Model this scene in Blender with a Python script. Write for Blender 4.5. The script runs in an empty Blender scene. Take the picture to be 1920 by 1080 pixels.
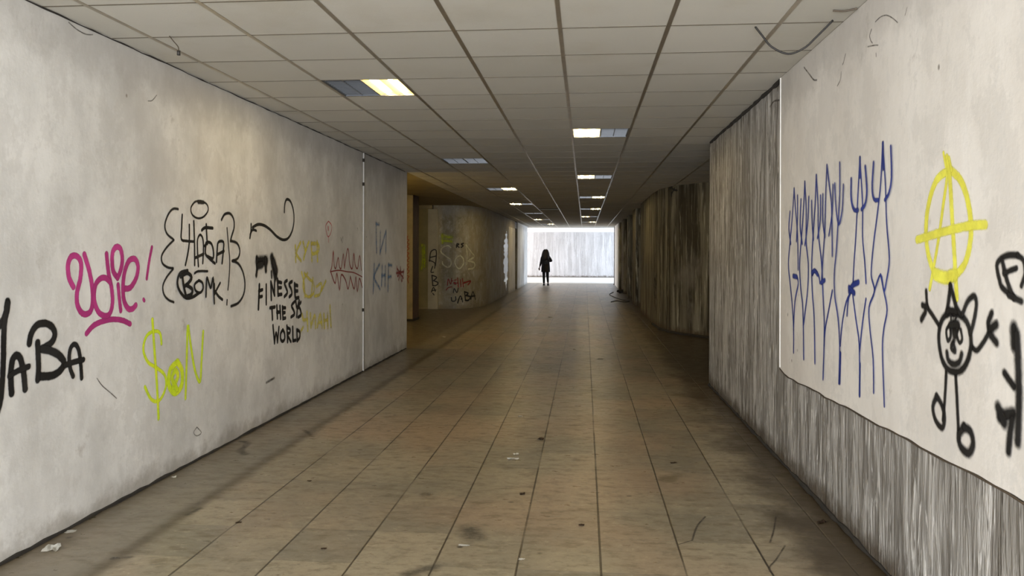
import bpy, bmesh, math, random
from mathutils import Vector, Matrix
random.seed(7)
S = bpy.context.scene
C = S.collection

# ------------------------------------------------------------------ camera
EYE, CEIL = 1.504, 2.763
F, YAW, ROLL, CX, CY = 1500.8, 0.0909, 0.0027, 960.0, 473.75
r0 = Vector((math.cos(YAW), math.sin(YAW), 0)); fw = Vector((-math.sin(YAW), math.cos(YAW), 0)); u0 = Vector((0, 0, 1))
RT = r0*math.cos(ROLL) + u0*math.sin(ROLL); UP = u0*math.cos(ROLL) - r0*math.sin(ROLL)
cam = bpy.data.cameras.new('camera'); co = bpy.data.objects.new('camera', cam); C.objects.link(co)
co.matrix_world = Matrix(((RT.x, UP.x, -fw.x, 0), (RT.y, UP.y, -fw.y, 0), (RT.z, UP.z, -fw.z, EYE), (0, 0, 0, 1)))
cam.sensor_width = 36; cam.lens = 36*F/1920; cam.shift_y = -(540-CY)/1920; cam.clip_end = 300; cam.clip_start = .05
S.camera = co

# ------------------------------------------------------------------ light
W = bpy.data.worlds.new('overcast_sky'); S.world = W; W.use_nodes = True
bg = W.node_tree.nodes['Background']; bg.inputs[0].default_value = (.86, .93, 1, 1); bg.inputs[1].default_value = 1.6

def area(name, loc, rot, sx, sy, power, col):
    l = bpy.data.lights.new(name, 'AREA'); l.shape = 'RECTANGLE'; l.size = sx; l.size_y = sy; l.energy = power; l.color = col
    o = bpy.data.objects.new(name, l); C.objects.link(o); o.location = loc; o.rotation_euler = rot; return o
PI = math.pi
# daylight coming down the stairs behind the camera, and from both sides of the far cross passage
area('entrance_daylight', (-.7, -3.3, 1.3), (PI/2+.03, 0, 0), 4.0, 2.3, 810, (.92, .955, 1.0))
area('stair_daylight_east', (7.6, 44, 1.5), (0, PI/2, 0), 2.5, 8, 1020, (.66, .80, 1.0))
area('stair_daylight_west', (-8.6, 44, 1.5), (0, -PI/2, 0), 2.5, 8, 800, (1.0, .93, .92))
S.view_settings.view_transform = 'Standard'; S.view_settings.look = 'None'
S.view_settings.exposure = 0.0; S.view_settings.gamma = 1; S.view_settings.use_curve_mapping = False
S.cycles.max_bounces = 10; S.cycles.diffuse_bounces = 6; S.cycles.use_denoising = True
S.cycles.transparent_max_bounces = 24; S.cycles.sample_clamp_indirect = 6

# ------------------------------------------------------------------ node helpers
def srgb(r, g, b):
    f = lambda c: (c/255/12.92 if c/255 <= .04045 else ((c/255+.055)/1.055)**2.4)
    return (f(r), f(g), f(b), 1)
class NT:
    def __init__(s, name):
        s.m = bpy.data.materials.new(name); s.m.use_nodes = True; s.t = s.m.node_tree; s.n = s.t.nodes
        s.b = s.n['Principled BSDF']; s.pos = s.n.new('ShaderNodeNewGeometry').outputs['Position']
    def link(s, a, b): s.t.links.new(a, b)
    def put(s, inp, v):
        if hasattr(v, 'links'): s.link(v, inp)
        else: inp.default_value = v
    def scale(s, v, k):
        n = s.n.new('ShaderNodeVectorMath'); n.operation = 'MULTIPLY'; s.put(n.inputs[0], v); n.inputs[1].default_value = k; return n.outputs[0]
    def noise(s, k=(1, 1, 1), sc=1, det=4, rough=.55, off=0, dist=0):
        n = s.n.new('ShaderNodeTexNoise'); v = s.scale(s.pos, k)
        if off:
            a = s.n.new('ShaderNodeVectorMath'); s.link(v, a.inputs[0]); a.inputs[1].default_value = (off, off*.7, off*1.3); v = a.outputs[0]
        s.link(v, n.inputs['Vector']); n.inputs['Scale'].default_value = sc; n.inputs['Detail'].default_value = det
        n.inputs['Roughness'].default_value = rough; n.inputs['Distortion'].default_value = dist; return n.outputs['Fac']
    def vor(s, k=(1, 1, 1), sc=1, feat='F1', rnd=1):
        n = s.n.new('ShaderNodeTexVoronoi'); n.feature = feat; s.link(s.scale(s.pos, k), n.inputs['Vector']); n.inputs['Scale'].default_value = sc
        n.inputs['Randomness'].default_value = rnd; return n
    def ramp(s, v, a, b, lo=0., hi=1.):
        n = s.n.new('ShaderNodeMapRange'); n.interpolation_type = 'SMOOTHSTEP'; s.put(n.inputs[0], v)
        n.inputs[1].default_value = a; n.inputs[2].default_value = b; n.inputs[3].default_value = lo; n.inputs[4].default_value = hi; return n.outputs[0]
    def math(s, op, a, b=0., c=0.):
        n = s.n.new('ShaderNodeMath'); n.operation = op; s.put(n.inputs[0], a); s.put(n.inputs[1], b); s.put(n.inputs[2], c); return n.outputs[0]
    def mix(s, f, a, b):
        n = s.n.new('ShaderNodeMix'); n.data_type = 'RGBA'; s.put(n.inputs[0], f); s.put(n.inputs[6], a); s.put(n.inputs[7], b); return n.outputs[2]
    def xyz(s):
        n = s.n.new('ShaderNodeSeparateXYZ'); s.link(s.pos, n.inputs[0]); return n.outputs
    def bump(s, h, dist, strength=1, normal=None):
        n = s.n.new('ShaderNodeBump'); s.link(h, n.inputs['Height']); n.inputs['Distance'].default_value = dist; n.inputs['Strength'].default_value = strength
        if normal is not None: s.link(normal, n.inputs['Normal'])
        return n.outputs[0]
    def done(s, col, rough=.8, normal=None, metal=0, spec=None):
        s.put(s.b.inputs['Base Color'], col); s.put(s.b.inputs['Roughness'], rough); s.put(s.b.inputs['Metallic'], metal)
        if spec is not None: s.b.inputs['Specular IOR Level'].default_value = spec
        if normal is not None: s.link(normal, s.b.inputs['Normal'])
        return s.m

def plaster(name, base, dark, pale):
    t = NT(name)
    big = t.noise((.8, .8, .6), 1.5, 7, .68); strk = t.noise((4, 4, .6), 1.5, 5, .6, 3); fine = t.noise((1, 1, 1), 14, 6, .65, 9)
    c = t.mix(t.ramp(big, .35, .68), base, dark)
    c = t.mix(t.ramp(strk, .5, .78, 0, .25), c, pale)
    c = t.mix(t.ramp(fine, .58, .8, 0, .35), c, dark)
    pt = t.noise((1, 1, .8), 2.6, 8, .72, 70); c = t.mix(t.ramp(pt, .515, .545, 0, .22), c, srgb(184, 180, 174)); pt2 = t.noise((1, 1, .5), 9, 8, .75, 71); c = t.mix(t.ramp(pt2, .54, .6, 0, .3), c, srgb(198, 195, 190))
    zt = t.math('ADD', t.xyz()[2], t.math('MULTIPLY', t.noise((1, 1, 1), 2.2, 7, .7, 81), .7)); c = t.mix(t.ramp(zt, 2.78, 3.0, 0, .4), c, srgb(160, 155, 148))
    # smudges and small scuffs
    sm = t.noise((1, 1, 1), 3.2, 6, .7, 21)
    c = t.mix(t.ramp(sm, .64, .76, 0, .5), c, srgb(150, 142, 132))
    v = t.vor((1, 1, .8), 5.5); sp = t.ramp(v.outputs['Distance'], .025, .075, 1, 0)
    pick = t.noise((1, 1, 1), 2, 2, .5, 40)
    c = t.mix(t.math('MULTIPLY', sp, t.ramp(pick, .55, .62, 0, .8)), c, srgb(105, 96, 88))
    # splashed dirt near the floor with its own ragged outline
    z = t.xyz()[2]; zz = t.math('ADD', z, t.math('MULTIPLY', t.noise((1, 1, 1), 5, 6, .7, 60), -.34))
    c = t.mix(t.ramp(zz, -.17, -.02, .5, 0), c, srgb(112, 100, 82))
    n = t.bump(t.noise((1, 1, 1), 60, 5, .6, 5), .002, .35); n = t.bump(t.noise((1, 1, .5), 5, 4, .5, 8), .012, .3, n)
    return t.done(c, .72, n, 0, .3)

def board_concrete(name, base, dark, pale, rel=.02, k=26, zk=1.6, str_=.9, blot=.5, con=.1, dis=.25):
    """concrete cast against rough vertical boards"""
    t = NT(name)
    w = t.noise((k, k, zk), 1, 4, .62, 2, dis); w2 = t.noise((k*2.1, k*2.1, zk*3), 1, 4, .65, 14, dis); wide = t.noise((3.2, 3.2, .28), 1, 3, .5, 30)
    h = t.math('ADD', t.math('MULTIPLY', w, .7), t.math('MULTIPLY', w2, .35))
    c = t.mix(t.ramp(w, .49-con, .51+con), dark, base)
    c = t.mix(t.ramp(w2, .53, .68, 0, .85), c, pale)
    c = t.mix(t.ramp(wide, .45, .68, 0, .6), c, dark)
    pit = t.vor((16, 16, 5), 1); c = t.mix(t.ramp(pit.outputs['Distance'], .05, .16, .7, 0), c, srgb(70, 64, 56))
    big = t.noise((1, 1, .6), 1.7, 4, .6, 50); c = t.mix(t.ramp(big, .52, .7, 0, blot), c, srgb(118, 112, 102))
    z = t.xyz()[2]; zz = t.math('ADD', z, t.math('MULTIPLY', t.noise((1, 1, 1), 7, 6, .7, 60), -.3))
    c = t.mix(t.ramp(zz, -.13, .02, .85, 0), c, srgb(70, 58, 42))
    return t.done(c, .85, t.bump(h, rel, str_), 0, .25)

def simple(name, col, rough=.6, metal=0, var=.15, sc=12, bump=0):
    t = NT(name); n = t.noise((1, 1, 1), sc, 4, .6)
    d = tuple(x*(1-var*2) for x in col[:3])+(1,)
    return t.done(t.mix(t.ramp(n, .3, .75), col, d), rough, t.bump(n, bump, .6) if bump else None, metal)

def emit(name, col, s):
    t = NT(name); t.b.inputs['Base Color'].default_value = col; t.b.inputs['Emission Color'].default_value = col; t.b.inputs['Emission Strength'].default_value = s; return t.m

# ------------------------------------------------------------------ materials
M = {}
M['plaster'] = plaster('painted_plaster', srgb(228, 226, 222), srgb(196, 194, 190), srgb(236, 235, 233))
M['plaster_r'] = plaster('panel_plaster', srgb(224, 219, 212), srgb(208, 202, 194), srgb(232, 229, 224))
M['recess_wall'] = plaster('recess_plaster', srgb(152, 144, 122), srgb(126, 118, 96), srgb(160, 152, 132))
M['concrete'] = board_concrete('board_marked_concrete', srgb(176, 172, 166), srgb(112, 107, 100), srgb(222, 219, 214), .035, 15, 1.5, 1, .35, .1, .8)
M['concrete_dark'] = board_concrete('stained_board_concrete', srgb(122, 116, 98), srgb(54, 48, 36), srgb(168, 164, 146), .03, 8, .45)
M['concrete_pale'] = board_concrete('pale_board_concrete', srgb(184, 182, 182), srgb(164, 162, 161), srgb(198, 198, 199), .03, 7, .5, .9, .1, .09)
M['flute'] = board_concrete('fluted_concrete', srgb(150, 140, 112), srgb(112, 102, 78), srgb(176, 168, 142), .02, 12, .5)

def floor_mat():
    t = NT('stone_slabs'); x, y, z = t.xyz()
    u = t.math('DIVIDE', t.math('SUBTRACT', x, .08), .4); lane = t.math('FLOOR', u)
    wn = t.n.new('ShaderNodeTexWhiteNoise'); wn.noise_dimensions = '1D'; t.link(lane, wn.inputs['W'])
    v = t.math('ADD', t.math('DIVIDE', t.math('SUBTRACT', y, 4.68), .445), t.math('MULTIPLY', t.math('GREATER_THAN', wn.outputs['Value'], .62), .5))
    row = t.math('FLOOR', v)
    cb = t.n.new('ShaderNodeCombineXYZ'); t.link(lane, cb.inputs[0]); t.link(row, cb.inputs[1])
    w3 = t.n.new('ShaderNodeTexWhiteNoise'); w3.noise_dimensions = '3D'; t.link(cb.outputs[0], w3.inputs['Vector']); rnd = w3.outputs['Value']
    eu = t.math('SUBTRACT', .5, t.math('ABSOLUTE', t.math('SUBTRACT', t.math('FRACT', u), .5)))
    ev = t.math('SUBTRACT', .5, t.math('ABSOLUTE', t.math('SUBTRACT', t.math('FRACT', v), .5)))
    wob = t.noise((1, 1, 1), 9, 3, .6, 4)
    ju = t.ramp(t.math('ADD', eu, t.math('MULTIPLY', wob, -.006)), .004, .014, 1, 0)
    jv = t.ramp(t.math('ADD', ev, t.math('MULTIPLY', wob, -.006)), .0, .009, .3, 0)
    joint = t.math('MAXIMUM', ju, jv)
    joint = t.math('MULTIPLY', joint, t.ramp(t.noise((1, 1, 1), 1.4, 3, .5, 33), .36, .5, .35, 1))
    inner = t.math('MULTIPLY', t.math('GREATER_THAN', x, -2.28), t.math('LESS_THAN', x, 1.6))
    joint = t.math('MULTIPLY', joint, inner)
    n1 = t.noise((1, 1, 1), 1.1, 5, .62); n2 = t.noise((1, 2.2, 1), 7, 6, .68, 12); n3 = t.noise((1, 1, 1), 38, 5, .65, 7)
    c = t.mix(t.ramp(n1, .36, .66), srgb(152, 139, 115), srgb(130, 121, 102))
    c = t.mix(t.ramp(rnd, .5, 1, 0, .6), c, srgb(162, 150, 125))
    c = t.mix(t.ramp(rnd, .0, .35, .55, 0), c, srgb(118, 112, 97))
    c = t.mix(t.ramp(t.noise((1, 1, 1), .8, 3, .5, 77), .45, .65, 0, .5), c, srgb(166, 138, 110))
    c = t.mix(t.ramp(n2, .5, .7, 0, .6), c, srgb(98, 88, 66))
    c = t.mix(t.ramp(n3, .55, .75, 0, .35), c, srgb(100, 92, 74))
    n4 = t.noise((1, 1.3, 1), 17, 7, .75, 44); c = t.mix(t.ramp(n4, .5, .66, 0, .55), c, srgb(104, 95, 76)); c = t.mix(t.ramp(n4, .34, .44, .4, 0), c, srgb(186, 172, 146))
    # slab border along the left wall, greyer and without joints
    border = t.math('LESS_THAN', x, -2.28)
    c = t.mix(t.math('MULTIPLY', border, .55), c, srgb(108, 103, 92))
    ex = t.math('ABSOLUTE', t.math('ADD', x, 2.28)); ex = t.math('ADD', ex, t.math('MULTIPLY', t.noise((1, .6, 1), 5, 5, .7, 90), -.12))
    c = t.mix(t.math('MULTIPLY', t.ramp(ex, -.06, .03, 1, 0), .9), c, srgb(88, 76, 54))
    # brown dirt trodden along the right wall
    dr = t.math('ADD', t.math('SUBTRACT', 1.42, x), t.math('MULTIPLY', t.noise((1.6, 1, 1), 2.2, 6, .72, 51), -1.0))
    c = t.mix(t.ramp(dr, -.42, .04, .95, 0), c, srgb(66, 54, 36))
    dl = t.math('ADD', t.math('ADD', 2.783, x), t.math('MULTIPLY', t.noise((1, 1, 1), 3.2, 6, .7, 58), -.4))
    c = t.mix(t.ramp(dl, -.22, .04, .85, 0), c, srgb(96, 86, 68))
    # gum spots and small stains
    v1 = t.vor((1, 1, 1), 3.1); s1 = t.math('ADD', v1.outputs['Distance'], t.math('MULTIPLY', n3, -.05))
    c = t.mix(t.math('MULTIPLY', t.ramp(s1, .0, .05, 1, 0), .85), c, srgb(66, 54, 38))
    v2 = t.vor((1, .8, 1), 1.35); s2 = t.math('ADD', v2.outputs['Distance'], t.math('MULTIPLY', n2, -.16))
    c = t.mix(t.math('MULTIPLY', t.ramp(s2, -.02, .05, 1, 0), .6), c, srgb(100, 88, 62))
    c = t.mix(joint, c, srgb(74, 64, 48))
    r = t.ramp(n2, .3, .75, .27, .46)
    n = t.bump(n3, .002, .35); n = t.bump(t.math('SUBTRACT', 1, joint), .003, .6, n)
    return t.done(c, r, n, 0, .5)
M['floor'] = floor_mat()

def ceil_mat():
    t = NT('mineral_fibre_tiles'); x, y, z = t.xyz()
    cb = t.n.new('ShaderNodeCombineXYZ')
    t.link(t.math('FLOOR', t.math('DIVIDE', t.math('ADD', x, 1.9425), .6)), cb.inputs[0]); t.link(t.math('FLOOR', t.math('DIVIDE', t.math('SUBTRACT', y, 4.49), .611)), cb.inputs[1])
    w = t.n.new('ShaderNodeTexWhiteNoise'); t.link(cb.outputs[0], w.inputs['Vector'])
    c = t.mix(w.outputs['Value'], srgb(192, 189, 180), srgb(184, 181, 171))
    c = t.mix(t.ramp(t.noise((1, 1, 1), 1.6, 5, .6), .5, .75, 0, .4), c, srgb(174, 168, 152))
    c = t.mix(t.ramp(t.noise((1, 1, 1), 9, 5, .7, 8), .6, .8, 0, .2), c, srgb(172, 164, 144))
    return t.done(c, .9, t.bump(t.noise((1, 1, 1), 120, 3, .6), .002, .4), 0, .2)
M['ceiling'] = ceil_mat()
M['recess_ceiling'] = simple('lamplit_ceiling_board', srgb(150, 136, 98), .9, 0, .15, 2)  # yellow-brown tint puts the warm lamplight into the board colour
M['tee'] = simple('tee_bar_metal', srgb(172, 162, 144), .3, .7, .1, 8)
M['tee_thin'] = simple('thin_tee_metal', srgb(96, 87, 72), .5, .2, .1, 8)
M['white_metal'] = simple('white_metal', srgb(214, 210, 200), .4, .1, .06)
M['alu'] = simple('brushed_aluminium', srgb(142, 145, 150), .3, .85, .05)
M['alu_dark'] = simple('dull_reflector', srgb(104, 108, 114), .35, .6, .1)
M['tube_lit'] = emit('lit_tube', (1, .78, .40, 1), 85)
M['glow'] = emit('lit_reflector', (1, .86, .5, 1), 1.7)
M['glow_dim'] = emit('yellowed_lit_reflector', (1, .76, .2, 1), .8)
M['tube_off'] = simple('unlit_tube', srgb(176, 173, 168), .5, 0, .03)
M['cream'] = simple('cream_painted_metal', srgb(140, 126, 92), .55, .0, .15, 6)
M['umber'] = simple('umber_brown_metal', srgb(72, 48, 30), .7, .1, .3, 5, .01)
M['door_dark'] = simple('dark_brown_door', srgb(62, 48, 32), .6, 0, .2, 3)
M['panel_a'] = simple('olive_panel', srgb(140, 130, 92), .8, 0, .12, 3)
M['panel_b'] = simple('grey_panel', srgb(172, 166, 146), .8, 0, .1, 3)
M['slot'] = simple('grime', srgb(44, 38, 30), .95, 0, .2)
M['cable'] = simple('black_cable', srgb(38, 34, 30), .6)
M['cable_brown'] = simple('dusty_cable', srgb(80, 68, 54), .7)
M['strip'] = simple('white_edge_daylit_face', srgb(236, 234, 230), .7, 0, .03)
M['paper'] = simple('white_paper_scrap', srgb(226, 224, 216), .8, 0, .04)
M['brown_bit'] = simple('brown_scrap', srgb(84, 62, 42), .8, 0, .2)
M['red_bit'] = simple('red_brown_scrap', srgb(120, 62, 44), .7, 0, .1)
M['skin'] = simple('skin', srgb(96, 72, 62), .7, 0, .04)
M['coat'] = simple('black_coat_cloth', srgb(20, 18, 20), .95, 0, .1, 30)
M['trousers'] = simple('black_trouser_cloth', srgb(15, 14, 18), .95, 0, .1, 30)
M['hair'] = simple('dark_hair', srgb(22, 13, 11), .7, 0, .2, 60)
M['shoe'] = simple('black_shoe_leather', srgb(14, 13, 13), .6)
M['bag'] = simple('dark_grey_bag_cloth', srgb(40, 42, 46), .8)

# ------------------------------------------------------------------ mesh helpers
def obj(name, bm, m, parent=None, smooth=False):
    me = bpy.data.meshes.new(name)
    if smooth:
        for f in bm.faces: f.smooth = True
    bm.to_mesh(me); bm.free(); o = bpy.data.objects.new(name, me); C.objects.link(o)
    for mm in (m if isinstance(m, (list, tuple)) else [m]): me.materials.append(mm)
    if parent is not None: o.parent = parent
    return o
def box(bm, a, b, mi=0):
    x0, y0, z0 = a; x1, y1, z1 = b
    v = [bm.verts.new(p) for p in ((x0, y0, z0), (x1, y0, z0), (x1, y1, z0), (x0, y1, z0), (x0, y0, z1), (x1, y0, z1), (x1, y1, z1), (x0, y1, z1))]
    for f in ((3, 2, 1, 0), (4, 5, 6, 7), (0, 1, 5, 4), (1, 2, 6, 5), (2, 3, 7, 6), (3, 0, 4, 7)):
        bm.faces.new([v[i] for i in f]).material_index = mi
def prism(bm, pts, z0, z1):
    lo = [bm.verts.new((x, y, z0)) for x, y in pts]; hi = [bm.verts.new((x, y, z1)) for x, y in pts]; n = len(pts)
    bm.faces.new(lo[::-1]); bm.faces.new(hi)
    for i in range(n): bm.faces.new((lo[i], lo[(i+1) % n], hi[(i+1) % n], hi[i]))
    bmesh.ops.recalc_face_normals(bm, faces=bm.faces)
def tube(bm, pts, r, seg=8):
    pts = [Vector(p) for p in pts]; rings = []
    for i, p in enumerate(pts):
        t = (pts[min(i+1, len(pts)-1)]-pts[max(i-1, 0)]).normalized(); a = t.orthogonal().normalized() if i == 0 else (rings_a - t*rings_a.dot(t)).normalized(); rings_a = a
        b = t.cross(a); rr = r[i] if isinstance(r, (list, tuple)) else r
        rings.append([bm.verts.new(p+(a*math.cos(2*PI*k/seg)+b*math.sin(2*PI*k/seg))*rr) for k in range(seg)])
    for q in range(len(rings)-1):
        for k in range(seg): bm.faces.new((rings[q][k], rings[q][(k+1) % seg], rings[q+1][(k+1) % seg], rings[q+1][k]))
    bm.faces.new(rings[0][::-1]); bm.faces.new(rings[-1])
def tag(o, label, cat, group=None, kind=None):
    if label: o['label'] = label
    if cat: o['category'] = cat
    if group: o['group'] = group
    if kind: o['kind'] = kind
    return o
def struct(o, label=None):
    o['kind'] = 'structure'
    if label: o['label'] = label
    return o
def empty(name, loc=(0, 0, 0)):
    o = bpy.data.objects.new(name, None); C.objects.link(o); o.location = loc; o.empty_display_size = .1; return o

# where a sight line in the photograph meets a surface of the place
def ray(px, py): return fw + RT*((px-CX)/F) - UP*((py-CY)/F)
def hitz(px, py, z): d = ray(px, py); k = (z-EYE)/d.z; return Vector((d.x*k, d.y*k, z))
def hitx(px, py, x): d = ray(px, py); k = x/d.x; return Vector((x, d.y*k, EYE+d.z*k))
def hity(px, py, y): d = ray(px, py); k = y/d.y; return Vector((d.x*k, y, EYE+d.z*k))

# ------------------------------------------------------------------ setting
XL, XR, YL, YR, YB, YE = -2.783, 1.413, 12.36, 9.29, 38.8, 49.0
bm = bmesh.new(); box(bm, (-10.5, -3.4, -.3), (9.5, YE+.4, 0)); struct(obj('floor', bm, M['floor']))
# walls
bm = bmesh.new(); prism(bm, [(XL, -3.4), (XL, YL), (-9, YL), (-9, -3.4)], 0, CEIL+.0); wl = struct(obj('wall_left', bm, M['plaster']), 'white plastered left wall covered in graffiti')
bm = bmesh.new(); prism(bm, [(XR, -3.4), (8, -3.4), (8, YR), (XR, YR)], 0, CEIL); wr = struct(obj('wall_right', bm, M['concrete']), 'grey board-marked concrete wall at the right')
arc = [(-3.5+.7*math.sin(a), 23.3-2.2*math.cos(a)) for a in [PI/2*i/14 for i in range(15)]]
RECESS = [(-9, 21.1), (-4.42, 21.1)] + arc + [(-2.8, 32.1)]
bm = bmesh.new(); prism(bm, RECESS + [(-3.15, 32.1), (-3.15, 33.1), (-2.8, 33.1), (-2.8, YB), (-9, YB)], 0, CEIL)
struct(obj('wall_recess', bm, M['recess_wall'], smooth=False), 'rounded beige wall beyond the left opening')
bm = bmesh.new(); prism(bm, [(-9.2, YL), (-9, YL), (-9, 21.1), (-9.2, 21.1)], 0, CEIL); struct(obj('wall_recess_end', bm, M['recess_wall']))
bm = bmesh.new(); prism(bm, [(8, YR), (8.2, YR), (8.2, 14.3), (8, 14.3)], 0, CEIL); struct(obj('wall_alcove_end', bm, M['concrete_dark']))
FAR = [(8, 14.1), (2.9, 14.25), (2.2, 14.38), (1.98, 14.66), (1.8, 14.95), (1.62, 15.3), (1.47, 15.95), (1.42, 17.1)]
niche = [(20.7, 22.8), (24.3, 26.7), (27.4, 29.8), (31.4, 33.4)]
pl = FAR[:]
for a, b in niche: pl += [(1.42, a), (1.75, a), (1.75, b), (1.42, b)]
pl += [(1.42, YB-.6), (8, YB-.6)]
bm = bmesh.new(); prism(bm, pl, 0, CEIL); struct(obj('wall_right_far', bm, M['concrete_dark']), 'dark stained board-marked concrete wall with a rounded corner')
for i, (a, b) in enumerate(niche):
    bm = bmesh.new(); box(bm, (1.62, a+.02, 0.0), (1.745, b-.02, CEIL-.03))
    for k in range(1, 3): box(bm, (1.6, a+(b-a)*k/3-.02, 0.02), (1.62, a+(b-a)*k/3+.02, CEIL-.05))
    struct(obj(f'door_{i+3}', bm, M['door_dark']))
bm = bmesh.new(); box(bm, (-10.5, YE, 0), (9.5, YE+.3, CEIL)); struct(obj('wall_end', bm, M['concrete_pale']), 'pale sunlit concrete wall closing the passage')
# dark door in the left niche
bm = bmesh.new(); box(bm, (-3.14, 32.12, 0), (-3.05, 33.08, 2.5)); box(bm, (-3.06, 32.14, 2.5), (-2.82, 33.06, CEIL-.01)); dd = struct(obj('door_1', bm, M['door_dark']))
bm = bmesh.new(); tube(bm, [(-3.05, 32.3, 1.02), (-2.99, 32.3, 1.02), (-2.99, 32.42, 1.02)], .012); obj('door_handle', bm, M['alu'], dd)
# door in the recess: cream frame, olive leaf, grey side panel
bm = bmesh.new(); box(bm, (-4.5, 21.04, 0), (-4.16, 21.11, 2.66)); d2 = struct(obj('door_2', bm, M['panel_a']))
bm = bmesh.new(); box(bm, (-4.56, 20.98, 0), (-4.44, 21.11, 2.68)); box(bm, (-4.44, 21.0, 0), (-4.16, 21.11, .035)); obj('door_frame', bm, M['cream'], d2)
bm = bmesh.new(); box(bm, (-4.44, 20.9, 2.66), (-4.03, 21.11, 2.755)); obj('lintel_cover', bm, M['cream'], d2)
bm = bmesh.new(); box(bm, (-4.16, 21.0, 0), (-3.915, 21.11, 2.655)); box(bm, (-3.93, 21.02, 0), (-3.9, 21.115, 2.655)); obj('side_panel', bm, M['panel_b'], d2)

# plaster panel on the right wall (stands proud of the concrete, ragged lower edge)
bm = bmesh.new()
ys = [5.87-.12*i for i in range(76)]
def zb(y): return .655+.004*math.sin(y*9)+.003*math.sin(y*23+1)+max(0, (5.87-y))*.021 + (.03 if y > 5.8 else 0)
fr = []; bk = []
for y in ys:
    y = max(y, -3.38); fr.append((bm.verts.new((XR-.022, y, zb(y))), bm.verts.new((XR-.022, y, CEIL-.004)))); bk.append((bm.verts.new((XR-.001, y, zb(y)-.012)), bm.verts.new((XR-.001, y, CEIL-.004))))
for i in range(len(ys)-1):
    bm.faces.new((fr[i][0], fr[i][1], fr[i+1][1], fr[i+1][0])); bm.faces.new((bk[i][0], fr[i][0], fr[i+1][0], bk[i+1][0])); bm.faces.new((fr[i][1], bk[i][1], bk[i+1][1], fr[i+1][1]))
bm.faces.new((fr[0][0], bk[0][0], bk[0][1], fr[0][1])); bmesh.ops.recalc_face_normals(bm, faces=bm.faces)
pn = struct(obj('wall_right_panel', bm, M['plaster_r']), 'white plaster panel on the concrete wall')
bm = bmesh.new()
box(bm, (XR-.026, 5.868, .69), (XR-.0, 5.888, CEIL-.005)); obj('panel_edge', bm, M['strip'], pn)
bm = bmesh.new()
tube(bm, [(XR-.012, y+.05, zb(y)-.012+(.002)*math.sin(y*31)) for y in ys if y > 1], .0045, 6); obj('joint_line', bm, M['cable_brown'], pn)
# grimy gap where the left wall meets the floor
bm = bmesh.new(); random.seed(3)
pts = [(XL+.004, -3+.1*i, .004+random.random()*.006) for i in range(154)]; tube(bm, pts, [.006+random.random()*.008 for _ in pts], 5); struct(obj('baseboard_left', bm, M['slot']))
bm = bmesh.new(); pts = [(XR-.004, -3+.08*i, .004+random.random()*.01) for i in range(154)]; tube(bm, pts, [.006+random.random()*.016 for _ in pts], 5); struct(obj('baseboard_right', bm, M['slot']))
bm = bmesh.new(); tube(bm, [(x+.0, y-.02, .015) for x, y in FAR], .03, 5); struct(obj('baseboard_far', bm, M['slot']))
# dark slot along the top of the concrete wall
bm = bmesh.new(); pts = [(XR-.006, 5.9+.1*i, CEIL-.008-random.random()*.008) for i in range(34)]; tube(bm, pts, [.010+random.random()*.012 for _ in pts], 5); struct(obj('trim_1', bm, M['slot']))
bm = bmesh.new(); pts = [(XL+.004, -3+.1*i, CEIL-.004-random.random()*.006) for i in range(153)]; tube(bm, pts, [.002+random.random()*.003 for _ in pts], 5); struct(obj('trim_2', bm, M['slot']))
# dark post at the mouth of the passage; daylit wall face behind painted white
bm = bmesh.new(); box(bm, (1.37, YB-.75, 0), (1.5, YB-.62, CEIL)); box(bm, (1.35, YB-.77, 0), (1.52, YB-.6, .05)); struct(obj('trim_3', bm, M['umber']))
bm = bmesh.new(); box(bm, (1.396, 34.2, 0), (1.421, YB-.8, CEIL)); struct(obj('trim_daylit', bm, M['strip']))

# ------------------------------------------------------------------ ceiling
X0, Y0, PX, PY = -1.9425, 4.49, .6, .611
lamps = {(0, 2): 'D', (3, 6): 'L', (0, 10): 'N', (3, 14): 'L', (0, 18): 'R', (3, 22): 'R', (0, 26): 'L', (3, 30): 'R', (0, 34): 'N', (3, 38): 'L', (0, 42): 'L', (3, 46): 'R', (0, 50): 'R'}
hole = {(1, 30)}
bm = bmesh.new()
jmin, jmax = -12, 73
def cell(i, j): return X0+PX*i, Y0+PY*j, X0+PX*(i+1), Y0+PY*(j+1)
for j in range(jmin, jmax):
    y0 = max(Y0+PY*j, -3.4); y1 = min(Y0+PY*(j+1), YE)
    if y1 <= y0: continue
    wide = y0 > 8
    if y0 > YB+1.2: continue
    for i in range(-2, 6 if not wide else 17):
        x0, _, x1, _ = cell(i, j)
        x0 = max(x0, XL); x1 = min(x1, 8 if wide else XR)
        if x1 <= x0 or (i, j) in lamps or (i, j) in hole: continue
        box(bm, (x0, y0, CEIL), (x1, y1, CEIL+.015))
cg = struct(obj('ceiling', bm, M['ceiling']), 'suspended ceiling of square grey tiles')
bm = bmesh.new()
for i in range(-1, 6): x = X0+PX*i; box(bm, (x-.012, -3.4, CEIL-.003), (x+.012, YB+1.2, CEIL+.002))
for i in range(6, 12): x = X0+PX*i; box(bm, (x-.012, YR, CEIL-.003), (x+.012, 15.9, CEIL+.002))
box(bm, (XR-.02, -3.4, CEIL-.006), (XR-.0005, 5.9, CEIL+.002))
obj('main_tee', bm, M['tee'], cg)
bm = bmesh.new()
for j in range(jmin, jmax):
    y = Y0+PY*j
    if y < -3.3 or y > YB+1.2: continue
    box(bm, (XL+.004, y-.0055, CEIL-.002), (XR-.02 if (y < YR or y > 15) else 7.9, y+.0055, CEIL+.002))
obj('cross_tee', bm, M['tee_thin'], cg)
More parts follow.
